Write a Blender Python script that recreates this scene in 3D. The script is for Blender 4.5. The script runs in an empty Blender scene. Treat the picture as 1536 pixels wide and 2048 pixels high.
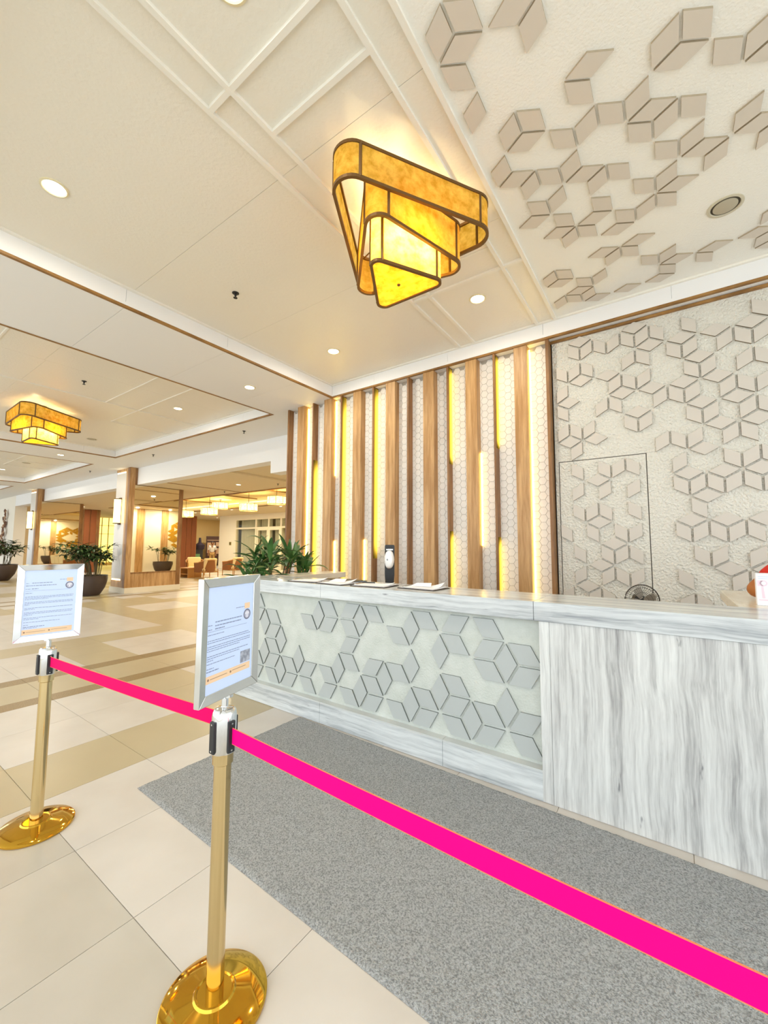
import bpy, bmesh, math, random
from mathutils import Vector, Matrix
random.seed(7)
R = math.radians
PI = math.pi
SC = bpy.context.scene
COL = SC.collection

# ------------------------------------------------------------------ camera
CAM_H, F_PX = 1.45, 813.583
YAW, PITCH, ROLL = R(-35.21509), R(4.76088), R(0.25415)
fw = Vector((math.sin(YAW)*math.cos(PITCH), math.cos(YAW)*math.cos(PITCH), math.sin(PITCH)))
rt = Vector((math.cos(YAW), -math.sin(YAW), 0)); up = rt.cross(fw)
rt2 = math.cos(ROLL)*rt + math.sin(ROLL)*up; up2 = -math.sin(ROLL)*rt + math.cos(ROLL)*up
cam = bpy.data.cameras.new('camera'); camo = bpy.data.objects.new('camera', cam); COL.objects.link(camo)
m3 = Matrix((rt2, up2, -fw)).transposed()
camo.matrix_world = Matrix.Translation((0, 0, CAM_H)) @ m3.to_4x4()
cam.sensor_fit = 'VERTICAL'; cam.sensor_height = 36.0; cam.lens = 36.0*F_PX/2048.0
cam.clip_start = 0.02; cam.clip_end = 200
SC.camera = camo

# ------------------------------------------------------------------ world, exposure
w = bpy.data.worlds.new('daylight'); SC.world = w; w.use_nodes = True
bg = w.node_tree.nodes['Background']; bg.inputs[0].default_value = (0.88, 0.95, 1.0, 1); bg.inputs[1].default_value = 2.35
SC.view_settings.view_transform = 'Standard'; SC.view_settings.look = 'None'
SC.view_settings.gamma = 1.0; SC.view_settings.use_curve_mapping = False
SC.view_settings.exposure = 0.20

WARM = (1.0, 0.92, 0.76); AMBER = (1.0, 0.66, 0.16)
P_DOWN, P_LAMP, LED_E = 12.0, 12.0, 15.0

# ------------------------------------------------------------------ levels and planes (metres)
ZC, ZS, ZB = 4.004, 3.803, 3.29        # coffer ceiling, soffit, seating-area ceiling
YW, YF = 4.80, 4.69                    # back wall face, slat fronts
COF = [(-4.325, 2.17), (-12.25, -5.79), (-20.25, -13.78), (-28.2, -21.75)]
CY0, CY1 = 0.0, 4.68

# ------------------------------------------------------------------ helpers
def lin(c):
    if isinstance(c, str):
        c = tuple(int(c[i:i+2], 16)/255 for i in (0, 2, 4))
    return tuple((x/12.92 if x <= .04045 else ((x+.055)/1.055)**2.4) for x in c)

class MB:
    def __init__(s): s.v = []; s.f = []
    def add(s, vs, fs):
        o = len(s.v); s.v += [tuple(p) for p in vs]; s.f += [tuple(i+o for i in f) for f in fs]; return s
    def box(s, x0, x1, y0, y1, z0, z1):
        return s.add([(x0,y0,z0),(x1,y0,z0),(x1,y1,z0),(x0,y1,z0),(x0,y0,z1),(x1,y0,z1),(x1,y1,z1),(x0,y1,z1)],
                     [(0,3,2,1),(4,5,6,7),(0,1,5,4),(1,2,6,5),(2,3,7,6),(3,0,4,7)])
    def obox(s, M, sx, sy, sz):
        k = MB().box(-sx/2, sx/2, -sy/2, sy/2, -sz/2, sz/2)
        return s.add([M @ Vector(p) for p in k.v], k.f)
    def prism(s, poly, fn, h0, h1):
        n = len(poly)
        vs = [fn(a, b, h0) for a, b in poly] + [fn(a, b, h1) for a, b in poly]
        return s.add(vs, [tuple(range(n))[::-1], tuple(range(n, 2*n))] + [(i, (i+1) % n, n+(i+1) % n, n+i) for i in range(n)])
    def lathe(s, prof, cx=0, cy=0, n=32, a0=0, cap=True):
        vs = []; fs = []
        for r, z in prof:
            for k in range(n):
                a = a0+2*PI*k/n; vs.append((cx+r*math.cos(a), cy+r*math.sin(a), z))
        for i in range(len(prof)-1):
            for k in range(n):
                fs.append((i*n+k, i*n+(k+1) % n, (i+1)*n+(k+1) % n, (i+1)*n+k))
        if cap:
            fs.append(tuple(range(n))[::-1]); fs.append(tuple((len(prof)-1)*n+k for k in range(n)))
        return s.add(vs, fs)
    def tube(s, pts, r, n=8, closed=False, up=None):
        pts = [Vector(p) for p in pts]; N = len(pts); rings = []
        rr = r if isinstance(r, (list, tuple)) else [r]*N
        for i, p in enumerate(pts):
            a = pts[(i-1) % N] if (closed or i > 0) else p
            b = pts[(i+1) % N] if (closed or i < N-1) else p
            t = (b-a).normalized()
            ref = Vector((0, 0, 1)) if abs(t.z) < .95 else Vector((1, 0, 0))
            u = t.cross(ref).normalized(); v = u.cross(t)
            rings.append([p+u*rr[i]*math.cos(2*PI*k/n)+v*rr[i]*math.sin(2*PI*k/n) for k in range(n)])
        vs = [q for ring in rings for q in ring]; fs = []
        M = N if closed else N-1
        for i in range(M):
            j = (i+1) % N
            for k in range(n): fs.append((i*n+k, i*n+(k+1) % n, j*n+(k+1) % n, j*n+k))
        if not closed: fs += [tuple(range(n))[::-1], tuple((N-1)*n+k for k in range(n))]
        return s.add(vs, fs)
    def ribbon(s, pts, h, t):            # upright strip along a horizontal path: height h, thickness t
        n = len(pts); vs = []
        for i, p in enumerate(pts):
            a = Vector(pts[max(0, i-1)]); b = Vector(pts[min(n-1, i+1)]); d = (b-a).normalized()
            nrm = Vector((-d.y, d.x, 0)).normalized()*t/2; p = Vector(p)
            vs += [p+nrm-Vector((0,0,h/2)), p-nrm-Vector((0,0,h/2)), p-nrm+Vector((0,0,h/2)), p+nrm+Vector((0,0,h/2))]
        fs = []
        for i in range(n-1):
            for k in range(4): fs.append((i*4+k, i*4+(k+1) % 4, (i+1)*4+(k+1) % 4, (i+1)*4+k))
        fs += [(3,2,1,0), tuple((n-1)*4+k for k in range(4))]
        return s.add(vs, fs)
    def mesh(s, name, off=(0,0,0)):
        m = bpy.data.meshes.new(name)
        m.from_pydata([(p[0]-off[0], p[1]-off[1], p[2]-off[2]) for p in s.v], [], s.f); m.update()
        return m

def link(o): COL.objects.link(o); return o
def fixn(me):
    b = bmesh.new(); b.from_mesh(me); bmesh.ops.recalc_face_normals(b, faces=b.faces); b.to_mesh(me); b.free()
def obj(name, mb, mat, parent=None, smooth=None, bevel=0, local=False, seg=2):
    off = (0, 0, 0)
    if parent is not None and not local:
        p = parent
        off = Vector((0, 0, 0))
        while p is not None: off += p.location; p = p.parent
    me = mb if isinstance(mb, bpy.types.Mesh) else mb.mesh(name, off)
    if not isinstance(mb, bpy.types.Mesh): fixn(me)
    if mat is not None and len(me.materials) == 0: me.materials.append(mat)
    if smooth is not None:
        me.polygons.foreach_set('use_smooth', [True]*len(me.polygons))
        me.set_sharp_from_angle(angle=R(smooth))
    o = link(bpy.data.objects.new(name, me)); o.parent = parent
    if bevel:
        md = o.modifiers.new('bevel', 'BEVEL'); md.width = bevel; md.segments = seg; md.limit_method = 'ANGLE'
    return o
def inst(name, me, loc, parent=None, rot=None):
    o = link(bpy.data.objects.new(name, me)); o.parent = parent
    off = Vector((0, 0, 0)); p = parent
    while p is not None: off += p.location; p = p.parent
    o.location = Vector(loc)-off
    if rot is not None: o.rotation_euler = rot
    return o
def tag(o, label, cat, group=None):
    o['label'] = label; o['category'] = cat
    if group: o['group'] = group
    return o
def thing(name, label, cat, loc=(0,0,0), rz=0, group=None):
    o = link(bpy.data.objects.new(name, None)); o.location = loc; o.rotation_euler = (0, 0, rz); o.empty_display_size = .1
    return tag(o, label, cat, group)
def struct(name, mb, mat, label=None, **k):
    o = obj(name, mb, mat, **k); o['kind'] = 'structure'
    if label: o['label'] = label
    return o
def copy_tree(o, parent=None):
    c = o.copy(); link(c); c.parent = parent
    for ch in list(o.children): copy_tree(ch, c)
    return c
def stuff(o): o['kind'] = 'stuff'; return o

# ------------------------------------------------------------------ materials
MATS = {}
def mat(name, col, rough=.5, metal=0., spec=.5, emit=None, es=0., bump=None, var=None, coat=0.):
    """bump=(scale, strength, distance, detail); var=(scale, colour2, lo, hi)"""
    if name in MATS: return MATS[name]
    m = bpy.data.materials.new(name); m.use_nodes = True; nt = m.node_tree; N = nt.nodes; L = nt.links
    b = N['Principled BSDF']; c = lin(col)
    b.inputs['Base Color'].default_value = (*c, 1); b.inputs['Roughness'].default_value = rough
    b.inputs['Metallic'].default_value = metal; b.inputs['Specular IOR Level'].default_value = spec
    b.inputs['Coat Weight'].default_value = coat
    if emit: b.inputs['Emission Color'].default_value = (*emit, 1); b.inputs['Emission Strength'].default_value = es
    if bump or var: tc = N.new('ShaderNodeTexCoord')
    if bump:
        n = N.new('ShaderNodeTexNoise'); n.inputs['Scale'].default_value = bump[0]; n.inputs['Detail'].default_value = bump[3] if len(bump) > 3 else 3
        L.new(tc.outputs['Object'], n.inputs['Vector'])
        bp = N.new('ShaderNodeBump'); bp.inputs['Strength'].default_value = bump[1]; bp.inputs['Distance'].default_value = bump[2]
        L.new(n.outputs['Fac'], bp.inputs['Height']); L.new(bp.outputs['Normal'], b.inputs['Normal'])
    if var:
        n2 = N.new('ShaderNodeTexNoise'); n2.inputs['Scale'].default_value = var[0]; n2.inputs['Detail'].default_value = 5
        L.new(tc.outputs['Object'], n2.inputs['Vector'])
        rp = N.new('ShaderNodeValToRGB'); rp.color_ramp.elements[0].position = var[2]; rp.color_ramp.elements[1].position = var[3]
        rp.color_ramp.elements[0].color = (*lin(var[1]), 1); rp.color_ramp.elements[1].color = (*c, 1)
        L.new(n2.outputs['Fac'], rp.inputs['Fac']); L.new(rp.outputs['Color'], b.inputs['Base Color'])
    MATS[name] = m; return m

def streak(name, base, dark, stretch, scale=1.0, rough=.25, lo=.42, hi=.72, amount=1.0, warp=.25, bump=0):
    """stone or wood with streaks; stretch = mapping scale per axis (small along the streak)"""
    if name in MATS: return MATS[name]
    m = bpy.data.materials.new(name); m.use_nodes = True; nt = m.node_tree; N = nt.nodes; L = nt.links
    b = N['Principled BSDF']; b.inputs['Roughness'].default_value = rough
    tc = N.new('ShaderNodeTexCoord'); mp = N.new('ShaderNodeMapping'); mp.inputs['Scale'].default_value = stretch
    nw = N.new('ShaderNodeTexNoise'); nw.inputs['Scale'].default_value = 1.6; nw.inputs['Detail'].default_value = 2
    ad = N.new('ShaderNodeVectorMath'); ad.operation = 'MULTIPLY_ADD'; ad.inputs[1].default_value = (warp, warp, warp)
    L.new(tc.outputs['Object'], nw.inputs['Vector']); L.new(nw.outputs['Color'], ad.inputs[0]); L.new(tc.outputs['Object'], ad.inputs[2])
    L.new(ad.outputs[0], mp.inputs['Vector'])
    n = N.new('ShaderNodeTexNoise'); n.inputs['Scale'].default_value = scale; n.inputs['Detail'].default_value = 8; n.inputs['Roughness'].default_value = .68
    L.new(mp.outputs[0], n.inputs['Vector'])
    n3 = N.new('ShaderNodeTexNoise'); n3.inputs['Scale'].default_value = 1.1; n3.inputs['Detail'].default_value = 1
    L.new(tc.outputs['Object'], n3.inputs['Vector'])
    mx0 = N.new('ShaderNodeMath'); mx0.operation = 'MULTIPLY_ADD'; mx0.inputs[1].default_value = .35; L.new(n3.outputs['Fac'], mx0.inputs[0]); L.new(n.outputs['Fac'], mx0.inputs[2])
    rp = N.new('ShaderNodeValToRGB'); e = rp.color_ramp.elements
    e[0].position = lo+.17; e[1].position = hi+.17; e[0].color = (*lin(base), 1); e[1].color = (*lin(dark), 1)
    L.new(mx0.outputs[0], rp.inputs['Fac']); L.new(rp.outputs['Color'], b.inputs['Base Color'])
    if bump:
        bp = N.new('ShaderNodeBump'); bp.inputs['Strength'].default_value = bump; bp.inputs['Distance'].default_value = .002
        L.new(n.outputs['Fac'], bp.inputs['Height']); L.new(bp.outputs['Normal'], b.inputs['Normal'])
    MATS[name] = m; return m

def emis(name, col, s):
    if name in MATS: return MATS[name]
    m = bpy.data.materials.new(name); m.use_nodes = True; nt = m.node_tree; nt.nodes.clear()
    e = nt.nodes.new('ShaderNodeEmission'); o = nt.nodes.new('ShaderNodeOutputMaterial')
    e.inputs[0].default_value = (*col, 1); e.inputs[1].default_value = s; nt.links.new(e.outputs[0], o.inputs[0])
    MATS[name] = m; return m

def shade_mat(name, col, col2, glow, es):
    """translucent mottled lamp shade, lit from inside"""
    m = bpy.data.materials.new(name); m.use_nodes = True; nt = m.node_tree; N = nt.nodes; L = nt.links; N.clear()
    out = N.new('ShaderNodeOutputMaterial'); tl = N.new('ShaderNodeBsdfTranslucent'); df = N.new('ShaderNodeBsdfDiffuse')
    em = N.new('ShaderNodeEmission'); em.inputs[0].default_value = (*glow, 1); em.inputs[1].default_value = es
    tc = N.new('ShaderNodeTexCoord'); n = N.new('ShaderNodeTexNoise'); n.inputs['Scale'].default_value = 14; n.inputs['Detail'].default_value = 6; n.inputs['Roughness'].default_value = .65
    rp = N.new('ShaderNodeValToRGB'); rp.color_ramp.elements[0].position = .35; rp.color_ramp.elements[1].position = .65
    rp.color_ramp.elements[0].color = (*lin(col2), 1); rp.color_ramp.elements[1].color = (*lin(col), 1)
    L.new(tc.outputs['Object'], n.inputs['Vector']); L.new(n.outputs['Fac'], rp.inputs['Fac'])
    for q in (tl, df): L.new(rp.outputs['Color'], q.inputs['Color'])
    L.new(rp.outputs['Color'], em.inputs[0])
    mx = N.new('ShaderNodeMixShader'); mx.inputs[0].default_value = .35; L.new(tl.outputs[0], mx.inputs[1]); L.new(df.outputs[0], mx.inputs[2])
    ad = N.new('ShaderNodeAddShader'); L.new(mx.outputs[0], ad.inputs[0]); L.new(em.outputs[0], ad.inputs[1]); L.new(ad.outputs[0], out.inputs[0])
    return m

def glass_mat(name, tint, k=.12):
    m = bpy.data.materials.new(name); m.use_nodes = True; nt = m.node_tree; N = nt.nodes; L = nt.links; N.clear()
    out = N.new('ShaderNodeOutputMaterial'); tr = N.new('ShaderNodeBsdfTransparent'); tr.inputs[0].default_value = (*tint, 1)
    gl = N.new('ShaderNodeBsdfGlossy'); gl.inputs['Roughness'].default_value = .03; mx = N.new('ShaderNodeMixShader'); mx.inputs[0].default_value = k
    L.new(tr.outputs[0], mx.inputs[1]); L.new(gl.outputs[0], mx.inputs[2]); L.new(mx.outputs[0], out.inputs[0]); return m

M_WHITE = mat('white_paint', 'F1F0EE', .6)
M_CEIL = mat('coffer_plaster', 'F0EADC', .36, spec=.6, bump=(38, .45, .007, 6))
M_RIB = mat('rib_paint', 'F3EEE2', .5)
M_SEAM = mat('dark_joint', 'B5AA8C', .9)
M_CSTUC = mat('ceiling_stucco', 'F6F3EA', .7, bump=(70, .55, .006, 4))
M_STUC = mat('wall_stucco', 'EDE9DC', .8, bump=(46, 1.0, .035, 5))
M_RHOMB = mat('taupe_tile', 'CFC7BB', .55, bump=(90, .06, .002))
M_TEDGE_SHADE = mat('tile_edge_shade', '8E7F68', .8)  # side faces darkened to stand for shadow lines around the wall tiles
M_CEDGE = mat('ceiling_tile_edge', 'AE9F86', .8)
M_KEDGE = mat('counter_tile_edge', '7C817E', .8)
M_CRHOMB = mat('ceiling_taupe_tile', 'DAD0C2', .55)
M_KPANEL = mat('counter_plaster', 'CFD3CB', .7, bump=(75, .6, .008, 5), var=(9, 'C5CAC1', .35, .65))
M_KRHOMB = mat('counter_grey_tile', 'B5BAB7', .45)
M_WOOD = streak('board_wood', 'CFA570', 'A87C48', (9, 9, .55), 2.2, .45, .38, .62, warp=.04)
M_WOODD = streak('dark_wood', 'A07446', '7A5229', (9, 9, .6), 2.2, .45, .38, .62, warp=.04)
M_TRIM = streak('trim_wood', 'A5793F', '7F5826', (2, 2, 8), 2.0, .45, .38, .62, warp=.04)
M_HEX = mat('hexagon_tile', 'F3F0EA', .5, var=(3, 'E9E4DC', .3, .7))
M_HEXG = mat('hexagon_grout', 'B5AEA2', .9)
def marble(name, base, dark, ax, rough=.2):
    m = bpy.data.materials.new(name); m.use_nodes = True; nt = m.node_tree; N = nt.nodes; L = nt.links
    b = N['Principled BSDF']; b.inputs['Roughness'].default_value = rough
    tc = N.new('ShaderNodeTexCoord')
    nw = N.new('ShaderNodeTexNoise'); nw.inputs['Scale'].default_value = 2.3; nw.inputs['Detail'].default_value = 3
    ad = N.new('ShaderNodeVectorMath'); ad.operation = 'MULTIPLY_ADD'; ad.inputs[1].default_value = (.05, .05, .05)
    L.new(tc.outputs['Object'], nw.inputs['Vector']); L.new(nw.outputs['Color'], ad.inputs[0]); L.new(tc.outputs['Object'], ad.inputs[2])
    outs = []
    for hi, lo_, det in ((9, .5, 3), (34, 1.3, 6), (110, 5.0, 3), (26, 5.5, 3)):
        mp = N.new('ShaderNodeMapping'); mp.inputs['Scale'].default_value = tuple(lo_ if k == ax else hi for k in range(3)); L.new(ad.outputs[0], mp.inputs['Vector'])
        n = N.new('ShaderNodeTexNoise'); n.inputs['Scale'].default_value = 1; n.inputs['Detail'].default_value = det; n.inputs['Roughness'].default_value = .62; L.new(mp.outputs[0], n.inputs['Vector']); outs.append(n.outputs['Fac'])
    def mad(a, k, c):
        q = N.new('ShaderNodeMath'); q.operation = 'MULTIPLY_ADD'; L.new(a, q.inputs[0]); q.inputs[1].default_value = k
        if isinstance(c, float): q.inputs[2].default_value = c
        else: L.new(c, q.inputs[2])
        return q.outputs[0]
    v = mad(outs[0], .42, 0.0); v = mad(outs[1], .38, v); v = mad(outs[2], .20, v)
    rp = N.new('ShaderNodeValToRGB'); e = rp.color_ramp.elements; e[0].position = .40; e[1].position = .66
    e[0].color = (*lin(base), 1); e[1].color = (*lin(dark), 1); k = e.new(.50); k.color = (*[(.72*p+.28*q) for p, q in zip(lin(base), lin(dark))], 1)
    L.new(v, rp.inputs['Fac'])
    fl_ = N.new('ShaderNodeValToRGB'); fe = fl_.color_ramp.elements; fe[0].position = .70; fe[1].position = .78; fe[0].color = (1, 1, 1, 1); fe[1].color = (.45, .45, .47, 1); L.new(outs[3], fl_.inputs['Fac'])
    mx = N.new('ShaderNodeMix'); mx.data_type = 'RGBA'; mx.blend_type = 'MULTIPLY'; mx.inputs['Factor'].default_value = 1.0
    L.new(rp.outputs['Color'], mx.inputs['A']); L.new(fl_.outputs['Color'], mx.inputs['B']); L.new(mx.outputs['Result'], b.inputs['Base Color'])
    MATS[name] = m; return m
M_MARV = marble('marble_vertical', 'DFE0DC', '7C7A7A', 2)
M_MARH = marble('marble_horizontal', 'DADEDD', '777D83', 0)
M_MARY = streak('marble_return', 'E6DFCD', 'B9A57F', (7, .7, 9), 1.3, .2, .48, .86, warp=.12)
M_MARTOP = streak('marble_top', 'E6E0D2', 'B9AE98', (.7, 8, 8), 1.3, .16, .48, .86, warp=.12)
M_GROUND = mat('bounce_paving', 'EFEEEA', .8)
M_FW = mat('floor_cream', 'CEC7BD', .36, var=(2.2, 'C4BCB1', .3, .65))
M_FT = mat('floor_tan', 'B7A886', .36, var=(2.5, 'B2A382', .3, .65))
M_FG = mat('floor_grey_tan', 'C2BBAE', .30, var=(2.0, 'B8B0A1', .3, .65))
M_FD = mat('floor_speckled', '9C8256', .4, var=(120, '7D6640', .4, .6))
M_GROUT = mat('floor_grout', 'B8AA93', .9)
M_BRASS = mat('polished_brass', 'D9A93C', .07, metal=1.0)
M_BRASSP = mat('brass_tube', 'DCC593', .12, metal=1.0)
M_CHROME = mat('chrome', 'E9ECEF', .07, metal=1.0)
M_STEEL = mat('brushed_steel', 'D6D6D2', .16, metal=1.0)
M_BLACK = mat('black_plastic', '232325', .45)
M_BELT = mat('pink_webbing', 'F4007E', .7, spec=.08, bump=(500, .2, .0008), emit=None)
M_BELTE = mat('belt_edge', 'F08050', .7)
M_MIRROR = mat('mirror_glass', 'F4EBD6', .015, metal=1.0)
M_BRONZE = mat('bronze_frame', '6E4F28', .45, metal=.35)
M_LENS = emis('downlight_lens', (1.0, .93, .78), 9)
M_LED = emis('led_strip', (1.0, .72, .16), LED_E)
def fin_glow_fade(name, col, s):  # emission fades at ends and front, imitating light falling on a fin
    m = bpy.data.materials.new(name); m.use_nodes = True; nt = m.node_tree; N = nt.nodes; L = nt.links; N.clear()
    out = N.new('ShaderNodeOutputMaterial'); em = N.new('ShaderNodeEmission'); em.inputs[0].default_value = (*col, 1)
    tc = N.new('ShaderNodeTexCoord'); sp = N.new('ShaderNodeSeparateXYZ'); L.new(tc.outputs['Generated'], sp.inputs[0])
    rz = N.new('ShaderNodeValToRGB'); e = rz.color_ramp.elements; e[0].position = 0; e[0].color = (.12, .12, .12, 1); e[1].position = 1; e[1].color = (.12, .12, .12, 1)
    for p_ in (.10, .90): q = e.new(p_); q.color = (1, 1, 1, 1)
    rz.color_ramp.interpolation = 'EASE'
    L.new(sp.outputs['Z'], rz.inputs['Fac'])
    ry = N.new('ShaderNodeMapRange'); ry.inputs['To Min'].default_value = .25; ry.inputs['To Max'].default_value = 1.5; L.new(sp.outputs['Y'], ry.inputs['Value'])
    m1 = N.new('ShaderNodeMath'); m1.operation = 'MULTIPLY'; L.new(rz.outputs['Color'], m1.inputs[0]); L.new(ry.outputs[0], m1.inputs[1])
    m2 = N.new('ShaderNodeMath'); m2.operation = 'MULTIPLY'; L.new(m1.outputs[0], m2.inputs[0]); m2.inputs[1].default_value = s
    L.new(m2.outputs[0], em.inputs[1]); L.new(em.outputs[0], out.inputs[0]); MATS[name] = m; return m
M_FIN_GLOW = fin_glow_fade('fin_side_glow', (1.0, .62, .06), 2.3)
M_POT = mat('dark_pot', '4A3D37', .45, bump=(20, .1, .004))
M_SOIL = mat('soil', '3A2C20', .95)
M_LEAF = mat('leaf_green', '2F5A2A', .38, var=(6, '4F7A38', .35, .7))
M_LEAFD = mat('leaf_dark', '1E3A1A', .4, var=(8, '46632F', .3, .75))
M_CREAM = mat('cream_wall', 'F0E6CC', .75)
M_TANW = mat('tan_wall', 'CBB084', .75)
M_PAPER = mat('white_paper', 'F4F5FA', .7)
M_PAGE = mat('printed_page', 'CFDFFF', .4)
M_INK = mat('grey_ink', '8C97B4', .7)
M_ORANGE = mat('orange_print', 'F2CFA8', .6)
M_MAT = mat('coil_mat', 'C4C5C3', .95, spec=.2, bump=(260, 1.0, .012, 2), var=(150, '8E8F8D', .34, .60))
M_FABRIC = mat('cream_cushion', 'E8D2A0', .9)
M_RATTAN = mat('brown_rattan', '8F5A2C', .7, bump=(160, .4, .004))
M_CHAIRW = mat('chair_wood', 'B98748', .5)
M_SHADE = shade_mat('amber_shade', 'EDCB62', 'C59A34', AMBER, .20)
M_SHADE2 = shade_mat('pendant_shade', 'F5E2A0', 'EBCB70', AMBER, .35)
M_SCON = emis('sconce_glow', (1.0, .82, .30), 4.0)
M_GLASS = glass_mat('window_glass', (.93, .95, .92))

# =================================================================== FLOOR
def floor_kind(x, y):
    """which stone lies at (x, y): W cream, T tan, G grey-tan, D speckled stripe"""
    xs = x
    if x < -9.7 and x > -26: xs = x
    if -4.99 < x < -4.79 or -5.81 < x < -5.60: return 'D'
    if -13.75 < x < -13.55 or -12.95 < x < -12.75: return 'D'
    if -21.71 < x < -21.51 or -20.91 < x < -20.71: return 'D'
    if x > -2.98:
        return 'W' if y > .84 else 'G'
    if x > -3.58: return 'T'
    if x > -4.79: return 'W' if (y < 2.04 and y > .84) or y > 2.74 else 'T'
    if x > -5.60: return 'T'
    if x > -7.0: return 'W' if (.84 < y < 2.04) or (2.64 < y < 3.84) else 'T'
    if x > -7.6: return 'T'
    if x > -11.1: return 'W' if (y < 3.86) or (4.46 < y < 5.7 and -10.6 < x < -9.45) else 'T'
    if y > 5.75: return 'W' if (int(x/1.2)+int(y/1.2)) % 3 else 'T'
    k = (x+11.1) % 3.6
    return 'W' if (k < 2.4 and (y % 2.4) < 1.8) else 'T'

fl = struct('floor', MB().box(-45, 4.8, -3.2, 20, -.12, -.004), M_GROUT)
struct('bounce_ground', MB().box(-70, 60, -60, -3.2, -.14, -.02), M_GROUND)  # unseen ground, added pale to bounce daylight up to the ceiling
struct('bounce_ground', MB().box(4.8, 60, -3.2, 40, -.14, -.02), M_GROUND)  # added likewise on the right, for bounce from that side
xc = [12-.6*i for i in range(60)]
XB = sorted(set([round(v, 3) for v in
     [-1.18+.6*i for i in range(-3, 10)] + [-2.98, -3.58, -4.18, -4.79, -4.99, -5.60, -5.81, -6.4, -7.0, -7.6] + [-7.6-.6*i for i in range(1, 8)] + [-12.15, -12.75, -12.95, -13.55, -13.75]
     + [-13.75-.6*i for i in range(1, 12)] + [-20.71, -20.91, -21.51, -21.71] + [-21.71-.6*i for i in range(1, 22)]]))
YB = [round(.84+.6*j, 3) for j in range(-6, 27)]
FM = {'W': M_FW, 'T': M_FT, 'G': M_FG, 'D': M_FD}
def px_size(x, y):
    d = Vector((x, y, -CAM_H)); z = d.dot(fw)
    if z < .3: return 0
    u = F_PX*d.dot(rt2)/z; v = F_PX*d.dot(up2)/z
    if abs(u) > 800 or abs(v) > 1060: return 0
    return 1/z
tiles = []
for i in range(len(XB)-1):
    for j in range(len(YB)-1):
        x0, x1, y0, y1 = XB[i], XB[i+1], YB[j], YB[j+1]
        if x1-x0 < .05: continue
        cx, cy = (x0+x1)/2, (y0+y1)/2
        k = floor_kind(cx, cy)
        if 5.68 < cy < 6.2 and -13.3 < cx < -8 and False: k = 'D'
        s = max(px_size(*p) for p in ((cx, cy), (x0, y0), (x1, y0), (x0, y1), (x1, y1)))
        if cy > 4.8 and -5.4 < cx: s = 0
        tiles.append((s, x0, x1, y0, y1, k))
tiles.sort(reverse=True)
tile_mesh = {}
far = {k: MB() for k in FM}
for n, (s, x0, x1, y0, y1, k) in enumerate(tiles):
    g = .0014
    if s > 0 and n < 290:
        key = (k, round(x1-x0, 3), round(y1-y0, 3))
        if key not in tile_mesh:
            dx, dy = (x1-x0)/2-g, (y1-y0)/2-g
            me = MB().box(-dx, dx, -dy, dy, -.02, 0).mesh('floor_tile'); me.materials.append(FM[k]); tile_mesh[key] = me
        o = inst('floor_tile', tile_mesh[key], ((x0+x1)/2, (y0+y1)/2, 0), fl)
    else:
        far[k].box(x0+g, x1-g, y0+g, y1-g, -.02, 0)
for k, mb in far.items():
    if mb.v: stuff(obj('floor_tile_field', mb, FM[k], fl))

# =================================================================== CEILING
ce = struct('ceiling', MB().box(-45, 4.4, -3.0, 20, 4.32, 4.40), M_WHITE)
def panel_strip(name, x0, x1, y0, y1, z, cuts, axis, material, parent, gap=.003):
    edges = sorted([c for c in cuts if (x0 if axis == 'x' else y0) < c < (x1 if axis == 'x' else y1)] + ([x0, x1] if axis == 'x' else [y0, y1]))
    for a, b in zip(edges[:-1], edges[1:]):
        if axis == 'x': obj(name, MB().box(a+gap/2, b-gap/2, y0, y1, z, z+.05), material, parent)
        else: obj(name, MB().box(x0, x1, a+gap/2, b-gap/2, z, z+.05), material, parent)
YC = [.52, 1.665, 2.80, 3.95]
# soffit bands between and around the coffers
for a, b in ((-5.79, -4.325), (-13.78, -12.25), (-21.75, -20.25)):
    panel_strip('soffit_panel', a, b, CY0, CY1, ZS, YC, 'y', M_WHITE, ce)
panel_strip('soffit_panel', -46, -28.2, CY0, CY1, ZS, [], 'y', M_WHITE, ce)
panel_strip('soffit_panel', 2.17, 4.4, -3.0, CY1, ZS, [], 'y', M_WHITE, ce)
panel_strip('soffit_panel', -46, 2.17, -3.0, CY0, ZS, [-28, -24, -20, -16, -12, -8, -4], 'x', M_WHITE, ce)
panel_strip('soffit_panel', -46, -5.37, CY1, 5.75, ZS, [-12.25, -20.25, -26], 'x', M_WHITE, ce)
panel_strip('soffit_panel', -5.37, 4.4, CY1, 5.2, ZS, [], 'x', M_WHITE, ce)
for s in ('soffit_panel',): pass

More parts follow.
